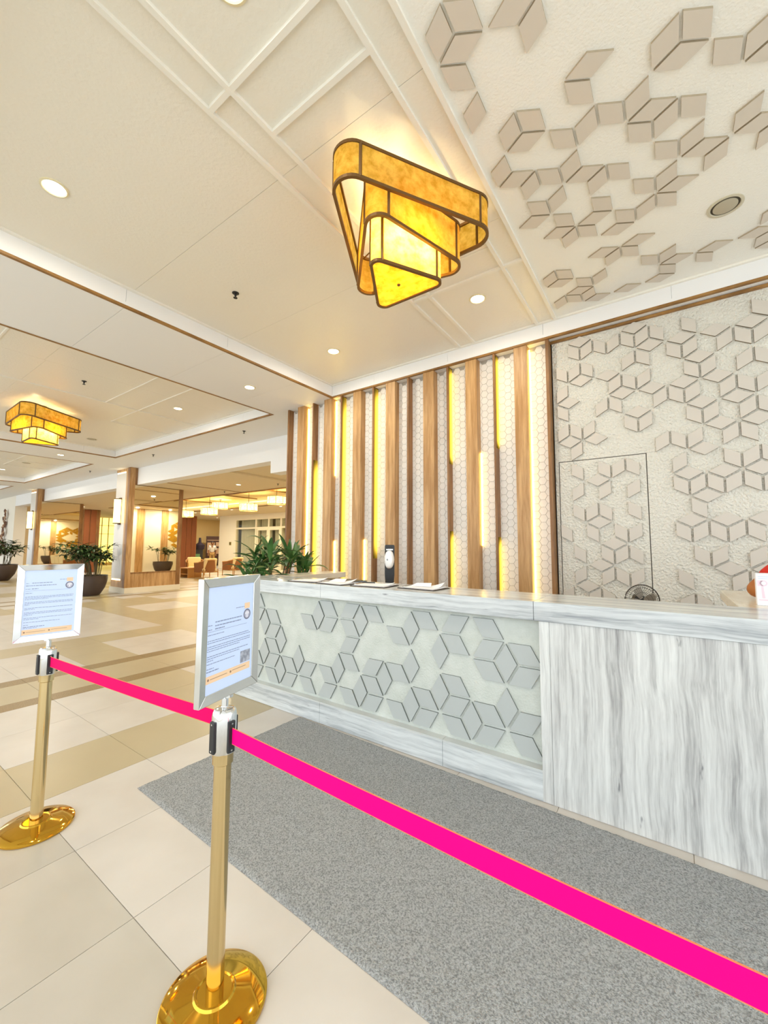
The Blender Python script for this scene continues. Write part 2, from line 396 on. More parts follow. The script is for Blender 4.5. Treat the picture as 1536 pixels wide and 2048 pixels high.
def coffer(ix, name):
    x0, x1 = COF[ix]
    c = struct(name, MB().box(x0-.05, x1+.05, CY0-.05, CY1+.05, ZC+.03, ZC+.09), M_SEAM)
    # side faces with wood edge strips
    t = .02
    def side(nm, boxes, m, pz0, pz1):
        for (a0, a1, b0, b1) in boxes: obj(nm, MB().box(a0, a1, b0, b1, pz0, pz1), m, c)
    yc = [CY0]+YC+[CY1]; xc_ = [x0]+[x0+.83+1.2*k for k in range(6) if x0+.83+1.2*k < x1-.2]+[x1]
    g = .0015
    side('cove_panel', [(x0-t, x0, a+g, b-g) for a, b in zip(yc[:-1], yc[1:])], M_WHITE, ZS+.052, ZC+.03)
    side('cove_panel', [(x1, x1+t, a+g, b-g) for a, b in zip(yc[:-1], yc[1:])], M_WHITE, ZS+.052, ZC+.03)
    side('cove_panel', [(a+g, b-g, CY1, CY1+t) for a, b in zip(xc_[:-1], xc_[1:])], M_WHITE, ZS+.052, ZC+.03)
    side('cove_panel', [(a+g, b-g, CY0-t, CY0) for a, b in zip(xc_[:-1], xc_[1:])], M_WHITE, ZS+.052, ZC+.03)
    e = .028
    for bx in ((x0-e, x0+.004, CY0-e, CY1+e), (x1-.004, x1+e, CY0-e, CY1+e)):
        obj('wood_edge', MB().box(*bx, ZS-.006, ZS+.018), M_TRIM, c)
        obj('cove_lip', MB().box(bx[0]+.003, bx[1]-.002, bx[2], bx[3], ZS+.018, ZS+.052), M_WHITE, c)
    for bx in ((x0+.004, x1-.004, CY1-.004, CY1+e), (x0+.004, x1-.004, CY0-e, CY0+.004)):
        obj('wood_edge', MB().box(*bx, ZS-.006, ZS+.018), M_TRIM, c)
        obj('cove_lip', MB().box(bx[0], bx[1], bx[2]+.002, bx[3]-.002, ZS+.018, ZS+.052), M_WHITE, c)
    r = .026
    for bx in ((x0, x0+r, CY0, CY1), (x1-r, x1, CY0, CY1), (x0+r, x1-r, CY1-r, CY1), (x0+r, x1-r, CY0, CY0+r)):
        obj('rib', MB().box(*bx, ZC-.02, ZC+.03), M_RIB, c)
    return c
def ceil_panel(c, x0, x1, y0, y1, m=None, z=ZC):
    g = .0012
    obj('ceiling_panel', MB().box(x0+g, x1-g, y0+g, y1-g, z, z+.03), m or M_CEIL, c)
def rib(c, x0, x1, y0, y1, wd=.03, d=.022):
    if abs(x1-x0) < 1e-6: bx = (x0-wd/2, x0+wd/2, y0, y1)
    else: bx = (x0, x1, y0-wd/2, y0+wd/2)
    obj('rib', MB().box(*bx, ZC-d+(.0006 if abs(x1-x0) > 1e-6 else 0), ZC+.002), M_RIB, c)

c1 = coffer(0, 'ceiling_coffer')
SY = [0.0, 1.73, 2.94, CY1]
for a, b in zip(SY[:-1], SY[1:]): ceil_panel(c1, -4.325, -2.11, a, b)
for (x0, x1) in ((-2.11, -1.91), (-1.91, -1.15), (-1.15, -.955)):
    ys = [0, 1.19, 1.49, 1.73, 2.94, 3.49, CY1] if x0 == -1.91 else [0, 1.19, 1.73, 2.94, 3.49, CY1] if x0 == -2.11 else [0, 1.73, 2.94, 3.49, CY1]
    for a, b in zip(ys[:-1], ys[1:]): ceil_panel(c1, x0, x1, a, b)
ceil_panel(c1, -.955, 2.17, 0, CY1, M_CSTUC)
for x in (-2.11, -1.91, -1.15, -.955): rib(c1, x, x, .026, CY1-.026)
rib(c1, -2.11, -1.15, 1.19, 1.19); rib(c1, -1.895, -1.165, 1.49, 1.49); rib(c1, -2.095, -.97, 3.49, 3.49)
rib(c1, -1.895, -1.165, 3.19, 3.19, .012, .006)
for ix, nm in ((1, 'ceiling_coffer'), (2, 'ceiling_coffer'), (3, 'ceiling_coffer')):
    c = coffer(ix, nm); x0, x1 = COF[ix]
    xs = [x0, -11.0+(ix-1)*-7.97, -9.4+(ix-1)*-7.97, -8.2+(ix-1)*-7.97, -7.0+(ix-1)*-7.97, x1]
    for k in range(5):
        ys = [0, .53, 1.73, 2.93, CY1] if k != 3 else [0, 1.2, 1.75, 2.93, 3.48, CY1]
        for a, b in zip(ys[:-1], ys[1:]): ceil_panel(c, xs[k], xs[k+1], a, b)
    rib(c, xs[3], xs[3], .026, CY1-.026, .02, .012); rib(c, xs[2], x1, 3.48, 3.48, .02, .012)
    rib(c, xs[3], x1, 2.93, 2.93, .02, .01); rib(c, xs[2], xs[2], 3.48, CY1-.026, .02, .012)
    rib(c, xs[2], x1, 1.2, 1.2, .02, .012)

# rhombus tiles -------------------------------------------------------
def rhomb(s, ori, ang, inset):
    """2-D corners of a lattice rhombus about its centre; short diagonal along ang"""
    a = R(ang); h = s/2; l = s*math.sqrt(3)/2
    k = 1-inset/(s*math.sqrt(3)/4)
    return [(h*k*math.cos(a), h*k*math.sin(a)), (-l*k*math.sin(a), l*k*math.cos(a)),
            (-h*k*math.cos(a), -h*k*math.sin(a)), (l*k*math.sin(a), -l*k*math.cos(a))]
def lattice(s, o, ori, ang, i, j):
    if ori == 90: a, b = (0, s), (s*math.sqrt(3)/2, s/2)
    else: a, b = (s, 0), (s/2, s*math.sqrt(3)/2)
    return (o[0]+i*a[0]+j*b[0]+math.cos(R(ang))*s/2, o[1]+i*a[1]+j*b[1]+math.sin(R(ang))*s/2)
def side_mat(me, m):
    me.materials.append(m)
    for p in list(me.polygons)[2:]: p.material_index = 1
CEIL_T = {'P': (150, [(13,-5),(14,2),(15,-6),(15,3),(16,-2),(17,-4),(17,-1),(17,2),(18,-3),(18,0),(19,1),(20,-4),(20,-1),(21,0),(22,-5),(22,-2),(22,1),(23,-4),(23,-1),(24,-3),(26,-1),(27,0),(27,3),(28,-5),(28,1),(29,-4),(31,-5)]),
 'Q': (30, [(14,-7),(14,-4),(15,0),(15,3),(17,-7),(17,-1),(18,-6),(18,-3),(18,0),(18,3),(19,1),(19,4),(20,-7),(20,-4),(20,2),(21,-6),(21,-3),(21,0),(22,-5),(23,-1),(24,5),(25,-5),(26,5),(27,-3),(27,0),(29,-7),(29,-4),(31,-5),(32,-7)]),
 'S': (90, [(13,-4),(14,-6),(15,-2),(15,1),(15,4),(17,0),(18,-5),(18,4),(19,2),(20,-6),(20,-3),(21,1),(23,-6),(23,-3),(24,-5),(24,-2),(25,-1),(25,5),(26,-3),(26,3),(26,6),(27,1),(29,-6),(29,0),(30,-5),(30,-2),(31,-4)])}
for t, (ang, L) in CEIL_T.items():
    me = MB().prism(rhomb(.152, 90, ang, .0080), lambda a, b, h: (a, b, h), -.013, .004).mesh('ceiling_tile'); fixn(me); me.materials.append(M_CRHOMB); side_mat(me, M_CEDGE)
    for i, j in L:
        x, y = lattice(.152, (.0171, .0107), 90, ang, i, j)
        inst('ceiling_tile', me, (x, y, ZC), c1)

# =================================================================== BACK WALL: stucco part with rhombus tiles
wr = struct('wall_back', MB().box(-1.03, 4.4, YW+.012, 5.2, 0, ZS+.06), M_STUC)
DX0, DX1, DZ = -.992, -.171, 2.388
gw = .004
obj('stucco_field', MB().box(DX1+gw, 4.4, YW, YW+.012, 0, ZS), M_STUC, wr)
obj('stucco_field', MB().box(-1.03, DX0-gw, YW, YW+.012, 0, ZS), M_STUC, wr)
obj('stucco_field', MB().box(DX0-gw, DX1+gw, YW, YW+.012, DZ+gw, ZS), M_STUC, wr)
obj('joint_backing', MB().box(DX0-.03, DX1+.03, YW+.006, YW+.0125, 0, DZ+.03), mat('joint_dark', '4A4436', .9), wr)
dr = struct('door_1', MB().box(DX0+gw, DX1-gw, YW, YW+.005, 0, DZ-gw), M_STUC, label='flush hidden door in the tiled wall')
WALL_T = {'L': (30, [(5,1),(5,4),(7,0),(8,-5),(8,1),(8,4),(9,-4),(9,2),(10,-3),(10,0),(11,-5),(11,1),(11,4),(12,-7),(12,-4),(12,2),(12,5),(13,-6),(13,-3),(13,0),(13,3),(14,-8),(14,-5),(14,4),(15,-7),(15,5),(16,-3),(16,0),(17,-5),(17,1),(17,4),(18,-7),(18,5),(19,-3),(19,0),(20,1),(20,4),(21,-7),(21,-4),(21,5),(22,-3),(22,0),(23,-8),(23,-2),(23,1),(24,-1),(25,-6),(25,-3),(26,-8),(26,-5),(27,-7)]),
 'R': (150, [(5,1),(5,4),(6,5),(7,3),(8,-5),(8,-2),(8,4),(9,-7),(9,-4),(9,2),(10,-6),(10,-3),(10,6),(11,-2),(11,4),(12,2),(12,5),(14,-5),(14,-2),(14,1),(14,4),(15,-4),(15,2),(15,5),(16,-6),(16,-3),(16,0),(16,3),(16,6),(17,4),(18,-1),(18,2),(18,5),(19,-6),(19,0),(19,3),(19,6),(20,-5),(20,4),(21,-7),(21,-4),(21,-1),(21,2),(22,-3),(23,-2),(24,-7),(24,-1),(25,-6),(25,-3),(26,-5)]),
 'T': (90, [(5,5),(6,3),(8,5),(9,-6),(9,3),(10,-5),(10,1),(11,-4),(11,2),(11,5),(12,3),(13,-5),(13,1),(14,2),(14,5),(15,3),(16,-5),(16,4),(17,2),(18,3),(19,-5),(19,-2),(19,1),(20,-7),(20,-1),(20,2),(20,5),(21,-3),(21,3),(22,1),(23,-7),(23,-4),(23,-1),(24,-6),(25,-2),(27,-6)])}
for t, (ang, L) in WALL_T.items():
    me = MB().prism(rhomb(.1485, 90, ang, .0095), lambda a, b, h: (a, h, b), -.019, .003).mesh('wall_tile'); fixn(me); me.materials.append(M_RHOMB); side_mat(me, M_TEDGE_SHADE)
    for i, j in L:
        x, z = lattice(.1485, (.0333, .0734), 90, ang, i, j)
        inst('wall_tile', me, (x, YW, z), dr if (DX0 < x < DX1 and z < DZ) else wr)
# a few more tiles of the same pattern just beyond the right edge of the photograph
for t, x_add in (('L', 7), ('T', 8), ('R', 9)):
    pass
struct('trim_1', MB().box(-1.078, 4.4, YW-.028, YW+.004, ZS-.032, ZS-.006), M_TRIM, label='wood strip along the top of the tiled wall')
tv = struct('trim_2', MB().box(-1.078, -1.044, YF, YW+.01, 0, ZS-.004), M_WOODD, label='upright wood strip between slats and tiles')

# =================================================================== BACK WALL: slats over hexagon tiles
wl = struct('wall_back_left', MB().box(-5.37, -1.05, YW+.010, 5.2, 0, ZS+.06), M_HEXG)
boards = [(-5.119, -4.968), (-4.504, -4.341), (-3.898, -3.745), (-3.287, -3.131), (-2.67, -2.51), (-2.053, -1.904), (-1.437, -1.288)]
fins = [(-5.37, -5.338), (-4.766, -4.741), (-4.154, -4.130), (-3.532, -3.507), (-2.928, -2.903), (-2.319, -2.294), (-1.694, -1.668)]
for a, b in boards: obj('slat_board', MB().box(a, b, YF, YW+.008, 0, ZS-.001), M_WOOD, wl)
for a, b in fins: obj('slat_fin', MB().box(a, b, YF, YW+.008, 0, ZS-.001), M_WOODD, wl)
FH = .0862; HR = FH/math.sqrt(3)
hexv = [(HR*math.cos(R(60*k)), HR*math.sin(R(60*k))) for k in range(6)]
kk = 1-.0016/(FH/2)
hex_me = MB().prism([(a*kk, b*kk) for a, b in hexv], lambda a, b, h: (a, h, b), 0, .012).mesh('hexagon_tile'); fixn(hex_me); hex_me.materials.append(M_HEX)
covered = boards+fins+[(-1.08, -1.0)]
hexes = []
nc = 0
x = -1.10
ci = 0
while x > -5.36:
    for r in range(46):
        z = FH*(r+.5*(ci % 2))
        if z < .02 or z > ZS-.02: continue
        if any(a+HR < x < b-HR for a, b in covered): continue
        hexes.append((x, z))
    x -= 1.5*HR; ci += 1
hexes.sort(key=lambda p: (0 if p[1] > .95 else 1, -p[0]))
hs = MB(); hsv = [(a*kk, b*kk) for a, b in hexv]
for n, (x, z) in enumerate(hexes):
    if n < 300: inst('hexagon_tile', hex_me, (x, YW, z), wl)
    else: hs.prism([(x+a, z+b) for a, b in hsv], lambda a, b, h: (a, h, b), YW, YW+.012)
stuff(obj('hexagon_tile_field', hs, M_HEX, wl))
# LED strips on the wall beside slats: (x, z0, z1)
LEDS = [(-4.964, .0, ZS), (-4.337, 2.54, ZS), (-4.337, 0, 1.55), (-3.741, 0, 1.57), (-1.900, 1.44, 2.64), (-1.284, 0, ZS)]
for x, a, b in LEDS:
    obj('led_strip', MB().box(x, x+.007, YW-.016, YW-.002, a+.02, b-.03), M_LED, wl)
# emissive sheets painting LED light onto the right side of some fins
for x, a, b in ((-4.741, 0, 2.87), (-4.130, 0, ZS), (-3.507, 1.25, ZS), (-2.294, 2.49, ZS), (-2.294, 0, 1.66), (-1.668, 2.61, ZS), (-1.668, 0, 1.58)):
    obj('fin_side_glow', MB().box(x, x+.003, YF+.018, YW-.001, a+.02, b-.02), M_FIN_GLOW, wl)

# =================================================================== FAR STRUCTURE
bm = struct('ceiling_beam', MB().box(-25.99, -7.10, 5.75, 6.05, ZB, ZS+.04), M_WHITE)
struct('ceiling_beam', MB().box(-7.10, -5.37, 5.75, 6.05, 3.02, ZS+.04), M_WHITE)
# seating area ceiling with a raised, glowing coffer
cs = struct('ceiling_seating', MB().box(-32, -3.5, 6.0, 20, 3.75, 3.80), mat('seating_ceiling', 'E3D2AE', .7))
M_SC = MATS['seating_ceiling']
RX0, RX1, RY0, RY1 = -23.0, -6.5, 8.65, 12.2
for k, bx in enumerate(((-32, -9.06, 6.05, RY0), (-9.06, -8.45, 6.05, RY0), (-8.45, -3.5, 6.05, RY0), (-32, -3.5, RY1, 20), (-32, RX0, RY0, RY1), (RX1, -3.5, RY0, RY1))):
    obj('ceiling_panel', MB().box(bx[0]+.01, bx[1]-.01, bx[2], bx[3], ZB+(.05 if k == 1 else 0), ZB+.08), M_SC, cs)
obj('ceiling_panel', MB().box(RX0, RX1, RY0, RY1, 3.66, 3.70), mat('glow_ceiling', 'F2DC9A', .6), cs)
for bx in ((RX0, RX1, RY0-.03, RY0), (RX0, RX1, RY1, RY1+.03), (RX0-.03, RX0, RY0, RY1), (RX1, RX1+.03, RY0, RY1)):
    obj('wood_edge', MB().box(*bx, ZB-.02, ZB+.02), M_TRIM, cs)
    obj('coffer_side', MB().box(*bx, ZB+.08, 3.66), M_CREAM, cs)
obj('wood_edge', MB().box(-12.16, -12.12, 6.06, RY0-.03, ZB-.012, ZB+.01), M_TRIM, cs)
for x in (-16, -19.5, -13, -10): obj('rib', MB().box(x-.03, x+.03, RY0, RY1, 3.62, 3.66), M_TRIM, cs)
obj('rib', MB().box(RX0, RX1, 10.4, 10.46, 3.62, 3.66), M_TRIM, cs)
M_COVE = emis('cove_light', (1.0, .76, .32), 3.0)
obj('cove_light', MB().box(RX0+.3, RX1-.3, RY1-.10, RY1-.04, ZB+.20, ZB+.23), M_COVE, cs)
obj('cove_light', MB().box(RX0+.3, RX1-.3, RY0+.04, RY0+.10, ZB+.20, ZB+.23), M_COVE, cs)

# far cream wall with glazed doors and curtains
YD = 15.2
wf = struct('wall_far', MB().box(-32, -21.93, YD+3.0, YD+3.2, 0, ZB+.1), mat('recess_wall', 'E8D8B4', .75))
wc = struct('wall_seating', MB().box(-23.6, -21.93, YD, YD+.25, 0, ZB+.1), M_CREAM)
struct('wall_seating', MB().box(-21.93, -12, YD, YD+.25, 3.02, ZB+.1), M_CREAM)
struct('wall_seating', MB().box(-15.6, -3.5, YD, YD+.25, 0, 3.02), M_CREAM)
struct('wall_recess', MB().box(-23.6, -23.4, YD+.25, YD+3.0, 0, ZB+.1), M_CREAM)
M_FRAMEW = mat('cream_frame', 'F2E8C8', .5)
wd = struct('window_1', MB().box(-21.93, -21.85, YD, YD+.12, 0, 3.02), M_FRAMEW, label='cream framed glazed doors with sheer curtains')
for x in (-19.95, -18.8, -17.75, -16.6): obj('mullion', MB().box(x-.06, x+.06, YD, YD+.12, 0, 3.02), M_FRAMEW, wd)
obj('transom', MB().box(-21.85, -15.6, YD+.005, YD+.115, 2.42, 2.52), M_FRAMEW, wd)
obj('head_rail', MB().box(-21.85, -15.6, YD+.005, YD+.115, 2.96, 3.02), M_FRAMEW, wd)
obj('sill_rail', MB().box(-21.85, -15.6, YD+.005, YD+.115, 0, .1), M_FRAMEW, wd)
for a, b in ((-19.8, -18.86), (-18.74, -17.81)):
    d = obj('door_leaf', MB().box(a-.02, a+.07, YD-.02, YD+.04, .1, 2.42).box(b-.07, b, YD-.02, YD+.04, .1, 2.42).box(a+.07, b-.07, YD-.02, YD+.04, 2.32, 2.42).box(a+.07, b-.07, YD-.02, YD+.04, .1, .28), M_FRAMEW, wd)
xs_ = [-21.85, -19.95, -18.8, -17.75, -16.6]
for a, b in zip(xs_[:-1], xs_[1:]):
    obj('pane', MB().box(a+.06, b-.06, YD+.055, YD+.063, .1, 2.42), M_GLASS, wd)
    obj('pane', MB().box(a+.06, b-.06, YD+.055, YD+.063, 2.52, 2.96), M_GLASS, wd)
M_CURT = mat('sheer_curtain', 'E6DCC0', .9)
def curtain(x0, x1, y, z0, z1, pitch=.16, amp=.04):
    n = int((x1-x0)/pitch*8); mb = MB(); vs = []; fs = []
    for i in range(n+1):
        xx = x0+(x1-x0)*i/n; yy = y+amp*math.sin(2*PI*xx/pitch)+.5*amp*math.sin(2*PI*xx/(pitch*2.7))
        vs += [(xx, yy, z0), (xx, yy, z1), (xx, yy+.006, z1), (xx, yy+.006, z0)]
    for i in range(n):
        for k in range(4): fs.append((i*4+k, i*4+(k+1) % 4, i*4+4+(k+1) % 4, i*4+4+k))
    return mb.add(vs, fs)
for k, (a, b) in enumerate(((-21.8, -20.0), (-19.9, -18.95), (-18.7, -17.8), (-17.7, -16.65))):
    obj('curtain', curtain(a, b, YD+.40, .02, 2.98), M_CURT, wd, smooth=60)
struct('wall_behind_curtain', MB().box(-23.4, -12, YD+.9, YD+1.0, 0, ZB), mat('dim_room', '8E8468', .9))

# left-hand far walls
bl = struct('wall_left', MB().box(-46, -26.0, 5.75, 6.2, 0, ZS+.04), mat('warm_white_wall', 'F1EADB', .7))
struct('wall_left_return', MB().box(-26.35, -26.0, 6.2, 8.3, 0, ZS), M_TANW)
wp = struct('wall_panelled', MB().box(-25.2, -24.95, 8.25, 9.0, 0, ZB), M_WOODD)
for k, (a, b) in enumerate(((8.28, 8.52), (8.56, 8.82))):
    obj('wood_panel', MB().box(-24.95, -24.91, a, b, .02, ZB-.03), mat('red_brown_wood', '8A4C26', .5), wp)
wq = struct('wall_panelled', MB().box(-25.2, -24.95, 13.0, 14.45, 0, ZB+.03), mat('panel_gap', 'C08A55', .6))
for k in range(4):
    obj('wood_panel', MB().box(-24.95, -24.90, 13.08+.34*k, 13.38+.34*k, .02, ZB+.02), MATS['red_brown_wood'], wq)
struct('wall_recess', MB().box(-28, -27.8, 14.0, 18.3, 0, ZB+.1), mat('ochre_wall', 'E3C689', .75))
struct('wall_far_bar', MB().box(-33.4, -33.2, 8, 14, 0, ZB+.1), M_TANW)

# right-hand wall of the seating area, seen only in the column mirrors
wm = struct('wall_right', MB().box(-4.5, -4.2, 5.2, 15.2, 0, ZB+.1), M_CREAM)
M_OCH = mat('gold_tile', 'B98A1E', .5)
for a, b in ((9.62, 9.95), (10.85, 11.18), (13.1, 13.45)):
    obj('pilaster', MB().box(-4.58, -4.5, a, b, 0, ZB), M_WOOD, wm)
obj('pattern_panel', MB().box(-4.52, -4.5, 11.18, 13.1, 0, ZB), mat('pale_panel', 'EFE4C0', .6), wm)
rr = random.Random(3)
for ang in (30, 150, 90):
    me = MB().prism(rhomb(.21, 90, ang, .008), lambda a, b, h: (h, a, b), -.012, .004).mesh('gold_tile'); fixn(me); me.materials.append(M_OCH)
    for i in range(0, 15):
        for j in range(-8, 10):
            y, z = lattice(.21, (11.9, .3), 90, ang, i, j)
            if not (11.28 < y < 13.0 and .35 < z < 3.1): continue
            d = math.hypot((y-12.15)/.55, (z-2.0)/.42); d2 = math.hypot((y-12.1)/.5, (z-.95)/.35)
            if .8 < d < 1.75 and rr.random() < .62 and not d2 < .5: inst('gold_tile', me, (-4.52, y, z), wm)

# =================================================================== RECEPTION COUNTER
KY = 2.524
kc = thing('reception_counter', 'grey marble reception counter with a tiled front panel beside the grey mat', 'counter', (-1.2, 2.6, 0))
pn = obj('front_panel', MB().box(-3.60, -.66, 2.585, 2.62, .16, 1.012), M_KPANEL, kc)
CNT_T = {'A': (60, [(-25,6),(-23,2),(-23,5),(-22,3),(-21,1),(-20,2),(-20,5),(-19,6),(-18,1),(-17,2),(-17,5),(-16,3),(-16,6),(-15,1),(-14,2),(-14,5),(-13,3),(-13,6),(-12,1),(-11,2),(-11,5),(-10,3),(-10,6),(-9,1),(-9,4),(-8,2),(-8,5),(-6,1)]),
 'B': (120, [(-24,5),(-22,1),(-22,4),(-21,2),(-19,1),(-18,2),(-18,5),(-17,6),(-16,1),(-16,4),(-14,3),(-13,1),(-11,6),(-10,1),(-9,2),(-9,5),(-7,1),(-7,4),(-6,2)]),
 'V': (0, [(-24,5),(-23,3),(-22,4),(-21,2),(-20,3),(-20,6),(-17,3),(-17,6),(-15,2),(-14,3),(-14,6),(-13,4),(-12,2),(-12,5),(-11,3),(-9,2),(-9,5),(-8,3)])}
def clip_poly(poly, x0, x1, z0, z1):
    for ax, lim, sgn in ((0, x0, 1), (0, x1, -1), (1, z0, 1), (1, z1, -1)):
        out = []
        for i in range(len(poly)):
            p, q = poly[i], poly[(i+1) % len(poly)]
            dp, dq = sgn*(p[ax]-lim), sgn*(q[ax]-lim)
            if dp >= 0: out.append(p)
            if dp*dq < 0:
                t = dp/(dp-dq); out.append((p[0]+t*(q[0]-p[0]), p[1]+t*(q[1]-p[1])))
        poly = out
        if not poly: return []
    return poly
for t, (ang, L) in CNT_T.items():
    base = rhomb(.1546, 0, ang, .0085)
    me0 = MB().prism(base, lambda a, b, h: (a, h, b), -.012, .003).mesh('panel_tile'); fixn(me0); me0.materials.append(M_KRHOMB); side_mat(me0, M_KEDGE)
    for i, j in L:
        x, z = lattice(.1546, (.0488, .0536), 0, ang, i, j)
        cp = clip_poly([(x+a, z+b) for a, b in base], -3.59, -.662, .166, 1.010)
        if len(cp) < 3: continue
        if all(-3.59 < x+a < -.662 and .166 < z+b < 1.01 for a, b in base): inst('panel_tile', me0, (x, 2.585, z), pn)
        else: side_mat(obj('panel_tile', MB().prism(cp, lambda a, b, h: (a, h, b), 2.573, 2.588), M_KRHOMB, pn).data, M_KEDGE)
for a, b in ((-3.62, -2.42), (-2.42, -1.30), (-1.30, -.66)):
    obj('plinth', MB().box(a+.001, b-.001, KY, 2.60, .003, .160), M_MARH, kc, bevel=.002)
    obj('plinth_ledge', MB().box(a+.001, b-.001, KY+.001, 2.585, .160, .172), mat('ledge_marble', 'C9CCC9', .3), kc)
obj('toe_strip', MB().box(-3.60, 1.30, KY+.006, 2.62, 0, .003), M_WHITE, kc)
obj('marble_stile', MB().box(-.662, -.605, KY, 2.95, .003, 1.012), M_MARV, kc, bevel=.0015)
obj('marble_slab', MB().box(-.604, .41, KY+.001, 2.95, .003, 1.012), M_MARV, kc, bevel=.0015)
obj('marble_slab', MB().box(.411, 1.30, KY+.001, 2.95, .003, 1.012), M_MARV, kc, bevel=.0015)
obj('end_panel', MB().box(-3.60, -3.52, 2.62, 3.88, .014, 1.058), M_MARV, kc)
obj('staff_desk', MB().box(-3.30, .30, 2.64, 3.62, .72, .76), mat('desk_laminate', 'B59A72', .5), kc)
for a in (-3.30, -1.60, .24): obj('desk_support', MB().box(a, a+.04, 2.66, 3.58, 0, .72), mat('desk_laminate', 'B59A72', .5), kc)
obj('back_panel', MB().box(-3.52, -.67, 2.62, 2.64, .014, 1.012), M_BLACK, kc)
obj('return_panel', MB().box(.32, .38, 2.955, 4.03, .0, 1.058), mat('return_wood', 'A98F66', .5), kc)
kt = thing('countertop', 'veined marble countertop with a clipboard row along its edge', 'countertop', (-1.2, 2.75, 1.013))
obj('top_slab', MB().box(-3.64, -2.427, KY-.008, 2.99, 1.013, 1.125), M_MARH, kt, bevel=.003)
obj('top_slab', MB().box(-2.425, -.690, KY-.008, 2.99, 1.013, 1.125), M_MARH, kt, bevel=.003)
obj('top_slab', MB().box(-.688, 1.30, KY-.008, 2.99, 1.013, 1.125), M_MARH, kt, bevel=.003)
tb = kt
obj('return_slab', MB().box(-3.64, -3.33, 2.991, 3.90, 1.06, 1.125), M_MARY, kt, bevel=.003)
obj('return_slab', MB().box(.285, .72, 2.991, 4.07, 1.06, 1.125), M_MARY, kt, bevel=.003)

# ------------------------------------------------------------------ clipboards and small things on the counter
ZT = 1.1255
M_BOARD = mat('clipboard_brown', '3B2F2A', .6)
def sheet(w_, h_, lift, n=10, seed=0, thick=.0008):
    rg = random.Random(seed); vs = []; fs = []
    for i in range(n+1):
        for j in range(n+1):
            u, v = i/n, j/n
            z = .002+lift*max(0, (u+v-1.25))**2+.002*math.sin(5*u+seed)*v
            vs.append((w_*(u-.5), h_*(v-.5), z))
    m = len(vs); vs += [(a, b, c+thick) for a, b, c in vs]
    for i in range(n):
        for j in range(n):
            q = (i*(n+1)+j, (i+1)*(n+1)+j, (i+1)*(n+1)+j+1, i*(n+1)+j+1); fs += [q[::-1], tuple(k+m for k in q)]
    ed = [i*(n+1) for i in range(n+1)]+[n*(n+1)+j for j in range(1, n+1)]+[i*(n+1)+n for i in range(n-1, -1, -1)]+[j for j in range(n-1, 0, -1)]
    for a, b in zip(ed, ed[1:]+ed[:1]): fs.append((a, b, b+m, a+m))
    return MB().add(vs, fs)
CB = [(-2.72, 2.68, 6, 0.03, 'clipboard with flat papers at the plant end of the marble counter'),
      (-2.36, 2.66, -8, .05, 'clipboard with a raised curling sheet, second from the counter plants'),
      (-1.99, 2.69, 4, .02, 'clipboard with a small dark pen on its papers'),
      (-1.575, 2.76, -4, .05, 'clipboard with a folded sheet nearest the tiled wall side')]
for k, (x, y, rz, lift, lab) in enumerate(CB):
    t = thing('clipboard', lab, 'clipboard', (x, y, ZT), R(rz), 'clipboards on the reception counter')
    obj('board', MB().box(-.165, .165, -.115, .115, 0, .005), M_BOARD, t, local=True, bevel=.002)
    p1 = MB().add([(a, b, c+.004) for a, b, c in sheet(.30, .215, .01, seed=k).v], sheet(.30, .215, .01, seed=k).f)
    obj('paper', p1, M_PAPER, t, local=True, smooth=40)
    s2 = sheet(.27, .20, lift+.015, seed=k+5)
    M4 = Matrix.Rotation(R(6*(k % 2*2-1)), 4, 'Z')
    obj('paper', MB().add([tuple(M4 @ Vector((a, b, c+.007))) for a, b, c in s2.v], s2.f), M_PAPER, t, local=True, smooth=40)
    if k in (1, 3):
        obj('folded_sheet', MB().add([(-.12, .00, .012), (.05, .03, .012), (.02, .085, .036), (-.10, .06, .032), (-.12, .00, .013), (.05, .03, .013), (.02, .085, .037), (-.10, .06, .033)],
            [(0,1,2,3), (7,6,5,4), (0,4,5,1), (1,5,6,2), (2,6,7,3), (3,7,4,0)]), M_PAPER, t, local=True)
    cl = obj('clip', MB().box(-.17, -.145, -.05, .05, .005, .014), M_STEEL, t, local=True, bevel=.003)
t = thing('pen', 'short dark pen lying on the third clipboard', 'pen', (-2.05, 2.70, ZT+.0165), R(20))
obj('barrel', MB().tube([(-.06, 0, .006), (.05, 0, .006)], .005, 10), M_BLACK, t, local=True, smooth=40)
obj('tip', MB().tube([(.05, 0, .006), (.068, 0, .006)], [.0045, .001], 10), M_STEEL, t, local=True, smooth=40)
t = thing('document_folder', 'flat black document folder behind the left clipboards', 'folder', (-2.50, 2.895, ZT), R(-4))
obj('cover', MB().box(-.22, .22, -.085, .085, 0, .003), M_BLACK, t, local=True)
obj('cover', MB().box(-.22, .22, -.085, .085, .009, .012), M_BLACK, t, local=True)
obj('sheets', MB().box(-.21, .21, -.08, .08, .003, .009), M_PAPER, t, local=True)

